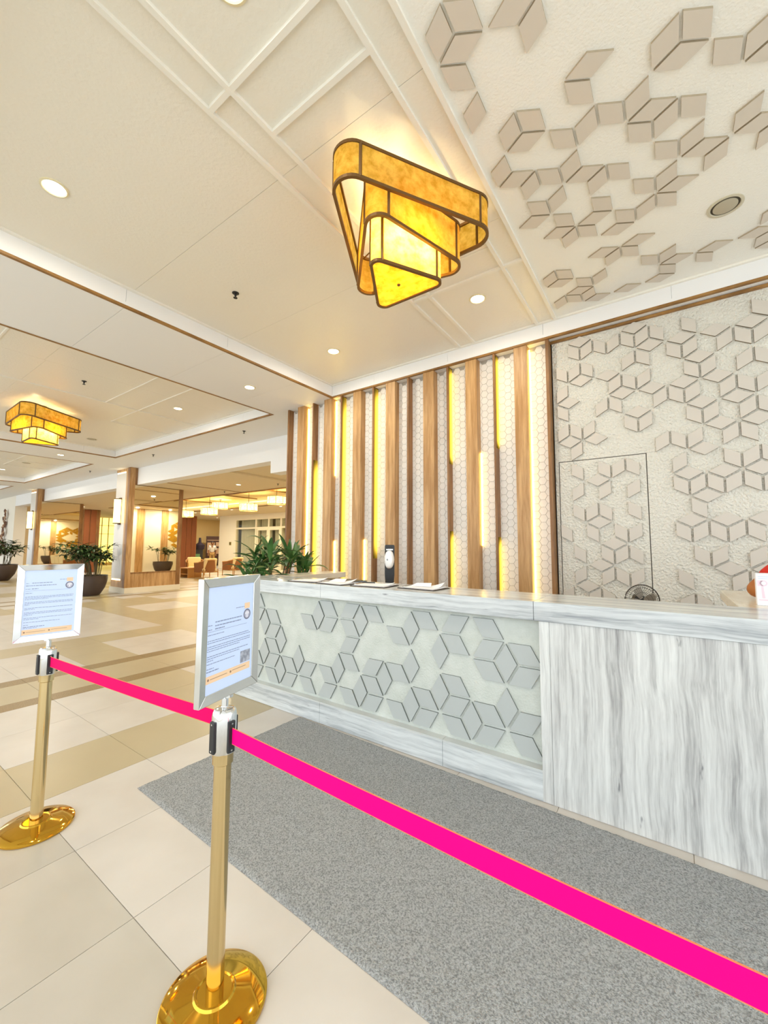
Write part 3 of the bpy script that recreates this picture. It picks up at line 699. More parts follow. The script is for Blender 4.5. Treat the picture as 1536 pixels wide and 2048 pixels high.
# sanitiser dispenser on a black stand
t = thing('hand_sanitiser_stand', 'white hand sanitiser dispenser on a black stand behind the counter', 'dispenser', (-2.30, 3.36, .761), R(28))
pf = [(-.040, .70), (.040, .70), (.046, .695), (.048, .68), (.048, .40), (.040, .30), (.030, .22), (.026, .05), (-.026, .05), (-.030, .22), (-.040, .30), (-.048, .40), (-.048, .68), (-.046, .695)]
obj('stand', MB().prism(pf, lambda a, b, h: (a, h, b), -.008, .010), M_BLACK, t, local=True, bevel=.002)
obj('foot', MB().lathe([(.09, 0), (.09, .008), (.04, .02), (.03, .055)], n=28), M_BLACK, t, local=True, smooth=40)
dsp = MB(); vs = []; fs = []
nn = 24
for k, (sc, d) in enumerate(((1, -.010), (1, -.045), (.93, -.068), (.72, -.082))):
    for i in range(nn):
        a = 2*PI*i/nn; ex = math.copysign(abs(math.cos(a))**.75, math.cos(a)); ez = math.copysign(abs(math.sin(a))**.8, math.sin(a))
        vs.append((.047*sc*ex*(1-.12*abs(ez)), d, .555+.088*sc*ez))
for k in range(3):
    for i in range(nn): fs.append((k*nn+i, k*nn+(i+1) % nn, (k+1)*nn+(i+1) % nn, (k+1)*nn+i))
fs += [tuple(range(nn)), tuple(3*nn+i for i in range(nn))]
dp = obj('dispenser_body', dsp.add(vs, fs), mat('white_plastic', 'F6F4F0', .3), t, local=True, smooth=50)
obj('sensor_window', MB().prism([(.006*math.cos(2*PI*k/14), .010*math.sin(2*PI*k/14)) for k in range(14)], lambda a, b, h: (a-.014, h, b+.555), -.0845, -.081), mat('grey_window', '8A8F96', .2), dp, local=True)
obj('bracket', MB().box(-.034, .034, -.016, -.007, .645, .658), M_STEEL, t, local=True, bevel=.002)

# small desk fan behind the counter
t = thing('desk_fan', 'small round wire cage desk fan peeking over the counter', 'fan', (-.198, 3.45, .761), R(20))
FZ, FRr = .315, .108
obj('base', MB().lathe([(.075, 0), (.075, .012), (.05, .025), (.014, .04), (.012, .19)], n=26), M_BLACK, t, local=True, smooth=40)
obj('motor', MB().add([(a, c, b+FZ) for a, b, c in MB().lathe([(.02, .0), (.035, .012), (.035, .07), (.02, .085)], n=20).v], MB().lathe([(.02, .0), (.035, .012), (.035, .07), (.02, .085)], n=20).f), M_BLACK, t, local=True, smooth=40)
obj('neck', MB().box(-.012, .012, .005, .03, .18, FZ-.02), M_BLACK, t, local=True)
M_WIRE = mat('cage_wire', '3A332A', .5)
cg = MB()
circ = lambda r, y: [(r*math.cos(2*PI*k/36), y, FZ+r*math.sin(2*PI*k/36)) for k in range(36)]
cg.tube(circ(FRr, -.03), .004, 6, True)
for r_, y_ in ((FRr*.82, -.052), (FRr*.55, -.062), (FRr*.28, -.066), (FRr*.85, -.004), (FRr*.5, .006)): cg.tube(circ(r_, y_), .0012, 5, True)
for k in range(40):
    a = 2*PI*k/40; c_, s_ = math.cos(a), math.sin(a)
    cg.tube([(FRr*q*c_, yy, FZ+FRr*q*s_) for q, yy in ((1, -.03), (.82, -.052), (.55, -.062), (.28, -.066))], .0009, 4)
    cg.tube([(FRr*q*c_, yy, FZ+FRr*q*s_) for q, yy in ((1, -.03), (.85, -.004), (.5, .006), (.3, .01))], .0009, 4)
obj('cage', cg, M_WIRE, t, local=True, smooth=60)
for k in range(4):
    a = R(90*k+20); M4 = Matrix.Translation((0, -.03, FZ)) @ Matrix.Rotation(-a, 4, 'Y') @ Matrix.Rotation(R(24), 4, 'X')
    bl_ = [(.012, -.012), (.05, -.034), (.085, -.03), (.092, 0), (.08, .03), (.04, .026), (.012, .012)]
    b_ = MB().prism(bl_, lambda p, q, h: tuple(M4 @ Vector((p, h, q))), -.001, .001)
    obj('blade', b_, mat('pale_blade', '9A9182', .5), t, local=True)

# white product box with pink fan picture, on the right-hand counter corner
t = thing('product_box', 'white cardboard box with a pink handheld fan picture on the counter', 'box', (.488, 3.16, ZT), R(-3))
obj('carton', MB().box(-.105, .105, -.04, .04, 0, .178), mat('white_card', 'F2F3FA', .5), t, local=True, bevel=.001)
M_PINK = mat('pink_print', 'EFD3DF', .6); M_PALE = mat('pale_blue_print', 'D5DDF0', .6)
obj('picture', MB().prism([(-.074+.017*math.cos(2*PI*k/20), .124+.017*math.sin(2*PI*k/20)) for k in range(20)], lambda a, b, h: (a, h, b), -.0406, -.0402)
    .box(-.1, -.075, -.0406, -.0402, .108, .139).prism([(-.085, .108), (-.075, .105), (-.07, .04), (-.083, .04)], lambda a, b, h: (a, h, b), -.0406, -.0402)
    .box(-.098, -.052, -.0406, -.0402, .028, .034), M_PINK, t, local=True)
obj('picture_centre', MB().prism([(-.074+.010*math.cos(2*PI*k/20), .124+.010*math.sin(2*PI*k/20)) for k in range(20)], lambda a, b, h: (a, h, b), -.0412, -.0407), mat('white_print', 'FAF6FA', .6), t, local=True)
obj('caption', MB().box(-.096, .08, -.0406, -.0402, .158, .164).box(-.096, .05, -.0406, -.0402, .148, .153), M_PALE, t, local=True)

# =================================================================== MAT
MX0, MX1, MY0, MY1 = -2.675, 2.4, 1.245, 2.517
ng = 330; nh = 86; vs = []; fs = []
rg = random.Random(5)
mat_rot = R(-1.3)
for i in range(ng+1):
    for j in range(nh+1):
        u = (MX1-MX0)*i/ng; v = (MY1-MY0)*j/nh
        e = min(i, ng-i, j, nh-j)
        z = .010 + (rg.random()-.5)*.005 if e > 0 else .001
        jx, jy = ((rg.random()-.5)*.008, (rg.random()-.5)*.008) if e > 1 else (0, 0)
        vs.append((u*math.cos(mat_rot)-v*math.sin(mat_rot)+jx, u*math.sin(mat_rot)+v*math.cos(mat_rot)+jy, z))
for i in range(ng):
    for j in range(nh): fs.append((i*(nh+1)+j, (i+1)*(nh+1)+j, (i+1)*(nh+1)+j+1, i*(nh+1)+j+1))
mo = obj('entrance_mat', MB().add(vs, fs), M_MAT, smooth=80); mo.location = (MX0, MY0, 0)
tag(mo, 'long grey coil loop mat on the floor along the counter', 'mat')

# =================================================================== STANCHIONS, BELTS, SIGNS
def stanchion(loc, lab, rz=0):
    t = thing('barrier_post', lab, 'stanchion', (loc[0], loc[1], 0), rz, 'brass queue barrier posts')
    obj('base', MB().lathe([(.158, 0), (.162, .004), (.162, .012), (.156, .017), (.11, .024), (.065, .034), (.060, .040), (.055, .041), (.052, .036), (.029, .036)], n=64), M_BRASS, t, local=True, smooth=35)
    obj('pole', MB().lathe([(.0275, .036), (.0275, .740)], n=40), M_BRASSP, t, local=True, smooth=35)
    obj('collar', MB().lathe([(.0275, .728), (.033, .732), (.0335, .766), (.034, .770)], n=40), M_BRASSP, t, local=True, smooth=35)
    hd = obj('head', MB().lathe([(.037, .766), (.0395, .770), (.0395, .885), (.037, .897), (.030, .905), (.016, .908)], n=40), M_CHROME, t, local=True, smooth=35)
    for k in range(4):
        a = R(90*k); M4 = Matrix.Rotation(a, 4, 'Z')
        b = MB().box(.0365, .0455, -.013, .013, .772, .872)
        obj('belt_slot', MB().add([tuple(M4 @ Vector(p)) for p in b.v], b.f), M_BLACK, hd, local=True, bevel=.003)
        s = MB().add([(c_, a_, b_) for a_, b_, c_ in MB().lathe([(.003, .0455), (.003, .0465)], n=10).v], MB().lathe([(.003, .0455), (.003, .0465)], n=10).f)
        for zz in (.781, .864): obj('screw', MB().add([tuple(M4 @ Vector((p[0], p[1], p[2]+zz))) for p in s.v], s.f), M_CHROME, hd, local=True)
    obj('neck', MB().lathe([(.016, .906), (.0115, .910), (.0115, .938)], n=24), M_CHROME, t, local=True, smooth=35)
    return t
P1 = (-2.738, .785); P2 = (-1.254, .852)
stanchion(P1, 'brass queue post with chrome head, farther left under the smaller looking sign')
stanchion(P2, 'brass queue post with chrome head, nearest the camera')
def belt(a, b, sag, lab, m=None):
    t = thing('barrier_belt', lab, 'belt', a, 0, 'pink queue belts')
    n = 24; pts = []
    for i in range(n+1):
        k = i/n; pts.append((a[0]+(b[0]-a[0])*k, a[1]+(b[1]-a[1])*k, a[2]+(b[2]-a[2])*k-sag*4*k*(1-k)))
    obj('webbing', MB().ribbon(pts, .050, .0016), m or M_BELT, t)
    for s in (-1, 1): obj('edge_stitching', MB().ribbon([(p[0], p[1], p[2]+s*.0252) for p in pts], .0016, .0020), M_BELTE, t)
belt((P1[0]+.0475, P1[1], .836), (P2[0]-.0475, P2[1]-.002, .862), .004, 'pink retractable belt, its shade painted in, stretched between the two brass posts', mat('shaded_pink_webbing', 'E60662', .7, spec=.08, bump=(500, .2, .0008)))  # same pink belt; the redder tone of its shade is in the colour
belt((P2[0]+.0475, P2[1], .826), (1.55, .83, .816), .012, 'pink retractable belt running right from the nearest post across the mat')

def text_line(mb, u0, u1, v, h, W, H, seed, gap=True):
    rg = random.Random(seed); u = u0
    while u < u1-.004:
        wl_ = rg.uniform(.02, .07) if gap else u1-u0
        e = min(u+wl_, u1)
        mb.box((u-.5)*W, (e-.5)*W, -.0004, 0, (.5-v)*H-h/2, (.5-v)*H+h/2); u = e+(.010 if gap else 0)
def sign(loc, rz, lab, kind):
    W, H, D, B = .282, .398, .022, .030
    t = thing('sign_holder', lab, 'sign', loc, rz, 'framed notices on the queue posts')
    c = H/2
    fr = [((-W/2, 0), (-W/2+B, B), (-W/2+B, H-B), (-W/2, H)), ((W/2, H), (W/2-B, H-B), (W/2-B, B), (W/2, 0)),
          ((-W/2, H), (-W/2+B, H-B), (W/2-B, H-B), (W/2, H)), ((W/2, 0), (W/2-B, B), (-W/2+B, B), (-W/2, 0))]
    mfr = M_STEEL if kind == 2 else M_CHROME
    for q in fr:
        m_ = MB()
        n_ = 4; vs = []
        for (x, z) in q: vs.append((x, D/2, z))
        for k_, (x, z) in enumerate(q): vs.append((x, -D/2+(.005 if k_ in (1, 2) else 0), z))
        m_.add(vs, [(0,1,2,3), (7,6,5,4), (0,4,5,1), (1,5,6,2), (2,6,7,3), (3,7,4,0)])
        obj('frame_rail', m_, mfr, t, local=True, bevel=.0015)
    obj('backing', MB().box(-W/2+B-.004, W/2-B+.004, -.002, D/2-.002, B-.004, H-B+.004), M_STEEL, t, local=True)
    pw, ph = W-2*B, H-2*B
    pg = obj('page', MB().add([(-pw/2, -.0024, B), (pw/2, -.0024, B), (pw/2, -.0024, H-B), (-pw/2, -.0024, H-B), (-pw/2, -.002, B), (pw/2, -.002, B), (pw/2, -.002, H-B), (-pw/2, -.002, H-B)],
        [(0,1,2,3), (7,6,5,4), (0,4,5,1), (1,5,6,2), (2,6,7,3), (3,7,4,0)]), M_PAGE, t, local=True)
    def place(mb, d): return MB().add([(x, y-.0025-d, z+c) for x, y, z in mb.v], mb.f)
    tx = MB(); L = []
    if kind == 1:
        L = [(.03, .09, .20, 0), (.14, .52, .195, 1), (.03, .60, .235, 1), (.03, .12, .285, 0), (.14, .26, .285, 1), (.03, .88, .315, 2), (.03, .16, .35, 0),
             (.03, .95, .405, 0), (.03, .93, .425, 0), (.03, .46, .445, 0), (.03, .95, .49, 0), (.03, .95, .51, 0), (.03, .12, .53, 0), (.03, .95, .58, 0), (.03, .22, .60, 0),
             (.03, .95, .645, 0), (.03, .93, .665, 0), (.03, .18, .685, 0), (.03, .95, .73, 0), (.03, .30, .75, 0), (.03, .72, .795, 0), (.03, .12, .835, 0), (.03, .42, .865, 1), (.03, .28, .885, 0), (.66, .80, .155, 0)]
    else:
        L = [(.16, .74, .335, 1), (.02, .10, .36, 0), (.16, .72, .37, 1), (.02, .10, .40, 0), (.16, .36, .40, 1), (.02, .86, .42, 2), (.02, .36, .45, 0),
             (.02, .92, .505, 0), (.02, .95, .525, 0), (.02, .95, .56, 0), (.02, .95, .58, 0), (.02, .70, .60, 0), (.02, .90, .65, 0), (.02, .70, .67, 0), (.02, .14, .69, 0),
             (.02, .60, .72, 0), (.02, .16, .765, 0), (.02, .26, .79, 1), (.60, .80, .24, 0)]
    for k, (u0, u1, v, b_) in enumerate(L): text_line(tx, u0, u1, v, (.0022, .0034, .0009)[b_], pw, ph, k+40*kind, b_ != 2)
    obj('text', place(tx, .0001), M_INK, pg, local=True)
    v0 = .15 if kind == 1 else .225
    lx, lz, lr = (.86-.5)*pw, (.5-(v0+.10))*ph, .0185
    obj('orange_tag', place(MB().box(lx-.014, lx+.014, -.0003, 0, lz+lr+.002, lz+lr+.022), .0001), M_ORANGE, pg, local=True)
    ring = MB(); nn = 28
    vs = [(lx+r_*math.cos(2*PI*k/nn), -.0003, lz+r_*math.sin(2*PI*k/nn)) for r_ in (lr, lr*.76) for k in range(nn)]
    ring.add(vs, [(k, (k+1) % nn, nn+(k+1) % nn, nn+k) for k in range(nn)])
    em_ = obj('emblem', place(ring, .0001), mat('emblem_grey', '77788A', .6), pg, local=True)
    obj('emblem_disc', place(MB().prism([(lx+lr*.76*math.cos(2*PI*k/nn), lz+lr*.76*math.sin(2*PI*k/nn)) for k in range(nn)], lambda a, b, h: (a, h, b), -.0002, 0), .0001), mat('emblem_pale', 'B9B9CC', .6), pg, local=True)
    cap = [(lx+.6*lr*math.cos(R(180*k/12)), lz+.02*lr+.55*lr*math.sin(R(180*k/12))) for k in range(13)]
    obj('emblem_figure', place(MB().prism(cap, lambda a, b, h: (a, h, b), -.0004, 0).box(lx-.22*lr, lx+.22*lr, -.0004, 0, lz-.6*lr, lz+.02*lr), .0002), mat('emblem_light', 'E4E2EA', .6), pg, local=True)
    fz0, fz1 = ((.935, .885) if kind == 1 else (.905, .845))
    fz0, fz1 = ((.985, .905) if kind == 1 else (.90, .83))
    obj('footer', place(MB().box(-.49*pw, .46*pw, -.0003, 0, (.5-fz0)*ph, (.5-fz1)*ph), .0001), M_ORANGE, pg, local=True)
    ft = MB(); fm = (fz0+fz1)/2
    text_line(ft, .09, .44, fm, .0016, pw, ph, 91, False); text_line(ft, .55, .86, fm-.006, .0016, pw, ph, 92, False)
    for u in (.055, .515): ft.prism([((u-.5)*pw+.004*math.cos(2*PI*k/12), (.5-fm)*ph+.004*math.sin(2*PI*k/12)) for k in range(12)], lambda a, b, h: (a, h, b), -.0003, 0)
    obj('footer_print', place(ft, .0004), mat('brown_ink', '9A7A66', .7), pg, local=True)
    if kind == 2:
        m_ = mat('grey_picture', 'B4B8C4', .6, var=(60, '8C909C', .4, .6))
        obj('picture', place(MB().box(.23*pw, .46*pw, -.0003, 0, (.5-.82)*ph, (.5-.70)*ph), .0001), m_, pg, local=True)
    obj('socket', MB().lathe([(.016, -.006), (.016, .002)], n=20), M_CHROME, t, local=True, smooth=40)
    return t
sign((P1[0]-.018, P1[1]-.002, .944), R(83.5), 'chrome framed letter notice with blank lower area on the farther post', 1)
sign((P2[0], P2[1]+.012, .944), R(104.8), 'steel framed letter notice with a small grey picture on the nearest post', 2)

# =================================================================== CEILING LAMPS (three twisted rounded-triangle tiers)
def rtri(Rx, rc, rot, n=10):
    pts = []
    for k in range(3):
        a = rot+k*2*PI/3; cx, cy = (Rx-rc)*math.cos(a), (Rx-rc)*math.sin(a)
        for i in range(n+1):
            b = a-PI/3+2*PI/3*i/n; pts.append((cx+rc*math.cos(b), cy+rc*math.sin(b)))
    return pts
def ceiling_lamp(x, y, lab, rz=0):
    t = thing('ceiling_lamp', lab, 'lamp', (x, y, ZC), rz, 'amber three-tier ceiling lamps')
    zz = lambda z: z-ZC
    obj('canopy', MB().lathe([(.10, 0), (.10, -.022), (.085, -.03)], n=36), M_BRONZE, t, local=True, smooth=40)
    obj('stem', MB().lathe([(.012, -.03), (.012, zz(3.40))], n=14), M_BRONZE, t, local=True, smooth=40)
    for Rx, rc, rot, z0, z1, nm in ((.635, .125, R(-91), 3.66, 3.885, 'upper_tier'), (.455, .095, R(-77), 3.507, 3.80, 'middle_tier'), (.300, .055, R(-90), 3.333, 3.71, 'lower_tier')):
        p = rtri(Rx, rc, rot); n = len(p)
        vs = [(a, b, zz(z0)) for a, b in p]+[(a, b, zz(z1)) for a, b in p]
        sh = obj(nm, MB().add(vs, [(i, (i+1) % n, n+(i+1) % n, n+i) for i in range(n)]), M_SHADE, t, local=True, smooth=50)
        for z in (z0, z1):
            q0 = rtri(Rx+.006, rc+.006, rot); q1 = rtri(Rx-.014, rc-.014, rot); vs = []
            for h in (-.010, .010):
                vs += [(a, b, zz(z)+h) for a, b in q0]+[(a, b, zz(z)+h) for a, b in q1]
            fs = []
            for i in range(n):
                j = (i+1) % n
                fs += [(i, j, n+j, n+i), (2*n+i, 3*n+i, 3*n+j, 2*n+j), (i, 2*n+i, 2*n+j, j), (n+i, n+j, 3*n+j, 3*n+i)]
            obj('frame_ring', MB().add(vs, fs), M_BRONZE, sh, local=True)
        for k in range(3):
            for i in (0, 10):
                a, b = p[k*11+i]; rr_ = math.hypot(a, b); d = (a/rr_, b/rr_)
                M4 = Matrix.Translation((a, b, (zz(z0)+zz(z1))/2)) @ Matrix.Rotation(math.atan2(d[1], d[0]), 4, 'Z')
                obj('frame_post', MB().obox(M4, .014, .016, z1-z0), M_BRONZE, sh, local=True)
        if nm != 'lower_tier':
            for k in range(3):
                a = rot+k*2*PI/3
                obj('spoke', MB().tube([(0, 0, zz(z1)-.004), ((Rx-.01)*math.cos(a), (Rx-.01)*math.sin(a), zz(z1)-.004)], .005, 8), M_BRONZE, sh, local=True)
        else:
            obj('bottom_diffuser', MB().prism(rtri(Rx-.008, rc-.008, rot), lambda a, b, h: (a, b, h), zz(z0)-.001, zz(z0)+.0005), M_SHADE, sh, local=True)
            obj('finial', MB().lathe([(.010, zz(z0)-.009), (.012, zz(z0)-.004), (.012, zz(z0)-.0005)], n=16), M_BRONZE, sh, local=True, smooth=40)
    for k in range(3):
        a = R(-90+120*k); bx, by = .12*math.cos(a), .12*math.sin(a)
        bo = obj('bulb', MB().lathe([(.008, zz(3.56)), (.03, zz(3.575)), (.036, zz(3.60)), (.026, zz(3.635)), (.014, zz(3.66))], bx, by, n=18), emis('bulb_glow', (1, .86, .5), 22), t, local=True, smooth=60)
        obj('socket', MB().lathe([(.015, zz(3.66)), (.015, zz(3.70))], bx, by, n=14), M_BRONZE, bo, local=True)
        L_ = bpy.data.lights.new('lamp_bulb', 'POINT'); L_.energy = P_LAMP; L_.color = (1, .82, .46); L_.shadow_soft_size = .045
        lo = link(bpy.data.objects.new('lamp_bulb', L_)); lo.parent = t; lo.location = (bx, by, zz(3.535))
    return t
ceiling_lamp(-1.53, 2.34, 'large amber three-tier triangular lamp hanging near the ceiling tiles')
ceiling_lamp(-9.47, 2.34, 'amber three-tier triangular lamp farther back in the second ceiling coffer', PI)

# =================================================================== DOWNLIGHTS, SPRINKLERS, SPEAKERS
M_RING = mat('downlight_ring', 'E9DDB8', .4)
def downlight(x, y, z, lab, r=.085, power=P_DOWN):
    t = thing('downlight', lab, 'light', (x, y, z), 0, 'recessed ceiling downlights')
    obj('ring', MB().lathe([(r, .001), (r, -.006), (r*.86, -.010), (r*.78, -.004)], n=36, cap=False), M_RING, t, local=True, smooth=40)
    obj('lens', MB().lathe([(r*.80, -.0015), (r*.80, -.004)], n=32), M_LENS, t, local=True)
    L_ = bpy.data.lights.new('downlight_beam', 'AREA'); L_.shape = 'DISK'; L_.size = r*1.5; L_.energy = power; L_.color = WARM
    lo = link(bpy.data.objects.new('downlight_beam', L_)); lo.parent = t; lo.location = (0, 0, -.012)
    return t
DL = [(-3.51, .85, ZC, 'downlight in the plain ceiling panel at upper left, nearest the camera'),
      (-1.53, 3.83, ZC, 'downlight in the framed panel just behind the large lamp'),
      (-3.53, 3.83, ZC, 'downlight in the coffer corner above the glowing slats'),
      (-1.53, .93, ZC, 'downlight at the very top edge of the picture between the ribs'),
      (-5.05, 3.66, ZS, 'downlight in the white soffit band beside the slat wall'),
      (-7.46, 3.85, ZC, 'downlight in the second coffer near its right corner'),
      (-13.05, 3.71, ZS, 'downlight in the soffit band just below the farther lamp'),
      (-18.6, 3.71, ZC, 'downlight at the left picture edge in the third coffer'),
      (-10.70, 7.47, ZB, 'downlight in the tan seating ceiling right of the mirrored column'),
      (-22.16, 12.71, ZB, 'downlight above the red-brown wall panels'),
      (-18.61, 12.65, ZB, 'downlight between the pendants above the cream wall'),
      (-14.98, 12.79, ZB, 'downlight under the pendant nearest the slat wall'),
      (-5.25, 10.9, ZB, 'downlight grazing the gold patterned wall, seen in the column mirror'),
      (-5.25, 9.3, ZB, 'added downlight brightening the plain wall panel for the column mirror'),  # added lamp, brightens the wall that the mirror reflects
      (-25.0, 15.9, ZB, 'added downlight over the person, brightening the far recess'),  # added lamp, lifts the dark recess
      (-23.4, 7.7, ZB, 'downlight between the two mirrored columns')]
for x, y, z, lab in DL: downlight(x, y, z, lab, power=P_DOWN*(1.0 if y < 5 and x > -8 else 4.5 if y < 5 else 5.0))
def sprinkler(x, y, z, lab):
    t = thing('sprinkler', lab, 'sprinkler', (x, y, z), 0, 'dark ceiling sprinklers')
    obj('escutcheon', MB().lathe([(.034, .001), (.034, -.004), (.02, -.010)], n=24), M_BLACK, t, local=True, smooth=40)
    obj('nozzle', MB().lathe([(.011, -.008), (.011, -.03), (.006, -.034), (.006, -.05)], n=16), M_BLACK, t, local=True, smooth=40)
    obj('deflector', MB().lathe([(.020, -.050), (.020, -.053)], n=20), M_BLACK, t, local=True)
for x, y, z, lab in ((-3.51, 2.34, ZC, 'dark sprinkler in the nearest coffer left of the large lamp'), (-7.42, 2.34, ZC, 'dark sprinkler in the second coffer above the farther lamp'),
                     (-7.12, 5.06, ZS, 'dark sprinkler in the soffit next to the slat wall'), (-10.98, 5.08, ZS, 'dark sprinkler in the soffit before the mirrored column'),
                     (-15.15, 5.10, ZS, 'dark sprinkler in the soffit between the two columns'), (-12.46, 8.16, ZB, 'dark sprinkler in the seating ceiling left of its downlight'),
                     (-9.57, 8.04, ZB, 'dark sprinkler in the seating ceiling by the slat wall end')):
    sprinkler(x, y, z, lab)
def speaker(x, y, z, lab, r=.11):
    t = thing('ceiling_speaker', lab, 'speaker', (x, y, z), 0, 'round ceiling speakers')
    obj('rim', MB().lathe([(r, .001), (r, -.006), (r*.84, -.008), (r*.80, -.002)], n=40, cap=False), mat('speaker_rim', 'CFC6AE', .5), t, local=True, smooth=40)
    obj('gap', MB().lathe([(r*.80, -.0012), (r*.80, -.002)], n=36), mat('speaker_gap', '4A4334', .8), t, local=True)
    obj('grille', MB().lathe([(r*.68, -.002), (r*.68, -.007), (r*.6, -.010)], n=36), mat('speaker_grille', 'B9AF98', .6), t, local=True, smooth=40)
speaker(.44, 3.80, ZC, 'round ceiling speaker with a dark ring among the ceiling tiles')
speaker(-11.40, 3.83, ZC, 'small round ceiling speaker beside the farther lamp')
speaker(-16.5, 3.83, ZC, 'small round ceiling speaker in the third coffer at left')

# =================================================================== COLUMNS WITH MIRRORS
def column(xc, lab):
    """xc = x of the right front corner"""
    t = thing('mirrored_column', lab, 'column', (xc-.5, 6.38, 0), 0, 'mirrored lobby columns')
    X0, X1, Y0, Y1 = xc-1.0, xc, 5.57, 7.19
    obj('plinth', MB().box(X0-.03, X1+.03, Y0-.04, Y1+.03, 0, .165), mat('cream_plinth', 'E9DEC5', .4), t, bevel=.004)
    obj('core', MB().box(X0+.02, X1-.02, Y0+.02, Y1-.02, .165, ZB), M_WOODD, t)
    obj('core_head', MB().box(X0+.02, X1-.02, Y0+.02, 5.745, ZB, ZS), M_WOODD, t)
    obj('front_panel', MB().box(X0+.04, X1-.28, Y0-.02, Y0+.02, .42, 3.66), mat('pale_panel_paint', 'DAD3C8', .35), t)
    obj('front_base', MB().box(X0, X1-.28, Y0-.01, Y0+.02, .165, .36), M_WOOD, t)
    obj('front_head', MB().box(X0, X1-.28, Y0-.01, Y0+.02, 3.72, ZS), M_WOOD, t)
    obj('wood_pilaster', MB().box(X1-.27, X1-.15, Y0-.03, Y0+.02, .165, ZS), M_WOOD, t)
    obj('wood_pilaster', MB().box(X1-.14, X1, Y0-.045, Y0+.02, .165, ZS), M_WOODD, t)
    obj('side_stile', MB().box(X1-.02, X1+.015, Y0-.04, 5.68, .165, ZS), M_WOOD, t)
    obj('side_stile', MB().box(X1-.02, X1+.015, 7.06, Y1, .165, ZB), M_WOODD, t)
    obj('side_base', MB().box(X1-.02, X1+.005, 5.68, 7.06, .165, .58), M_WOOD, t)
    obj('side_rail', MB().box(X1-.02, X1+.02, 5.68, 7.06, .58, .62), M_WOODD, t)
    obj('side_header', MB().box(X1-.02, X1+.005, 5.68, 5.745, 3.27, ZS), M_WOODD, t)
    obj('mirror', MB().box(X1-.01, X1+.002, 5.68, 7.06, .62, 3.27), M_MIRROR, t)
    obj('uplight', MB().box(X0+.10, X1-.34, Y0-.03, Y0-.012, .375, .41), emis('column_uplight', (1, .85, .5), 5), t)
    obj('uplight', MB().box(X0+.10, X1-.34, Y0-.03, Y0-.012, 3.67, 3.70), MATS['column_uplight'], t)
    return t
column(-13.33, 'wood framed column with a tall mirror right of the potted palm')
column(-21.85, 'farther wood framed mirror column behind the left notice')
def sconce(x, lab):
    t = thing('wall_sconce', lab, 'lamp', (x, 5.55, 2.48), 0, 'glowing column sconces')
    obj('back_plate', MB().box(-.07, .07, -.03, 0, -.42, .42), M_BRONZE, t, local=True)
    p = [(.11*math.cos(R(180+180*k/10)), .15*math.sin(R(180+180*k/10))) for k in range(11)]
    obj('glass_shade', MB().prism(p, lambda a, b, h: (a, b-.03, h), -.36, .36), M_SCON, t, local=True, smooth=40)
    for z in (-.385, .36): obj('end_cap', MB().prism([(a*1.06, b*1.06) for a, b in p], lambda a, b, h: (a, b-.03, h), z, z+.025), M_BRONZE, t, local=True)
sconce(-13.92, 'yellow glowing half-round sconce on the nearer mirrored column')
sconce(-22.42, 'yellow glowing half-round sconce on the farther mirrored column')

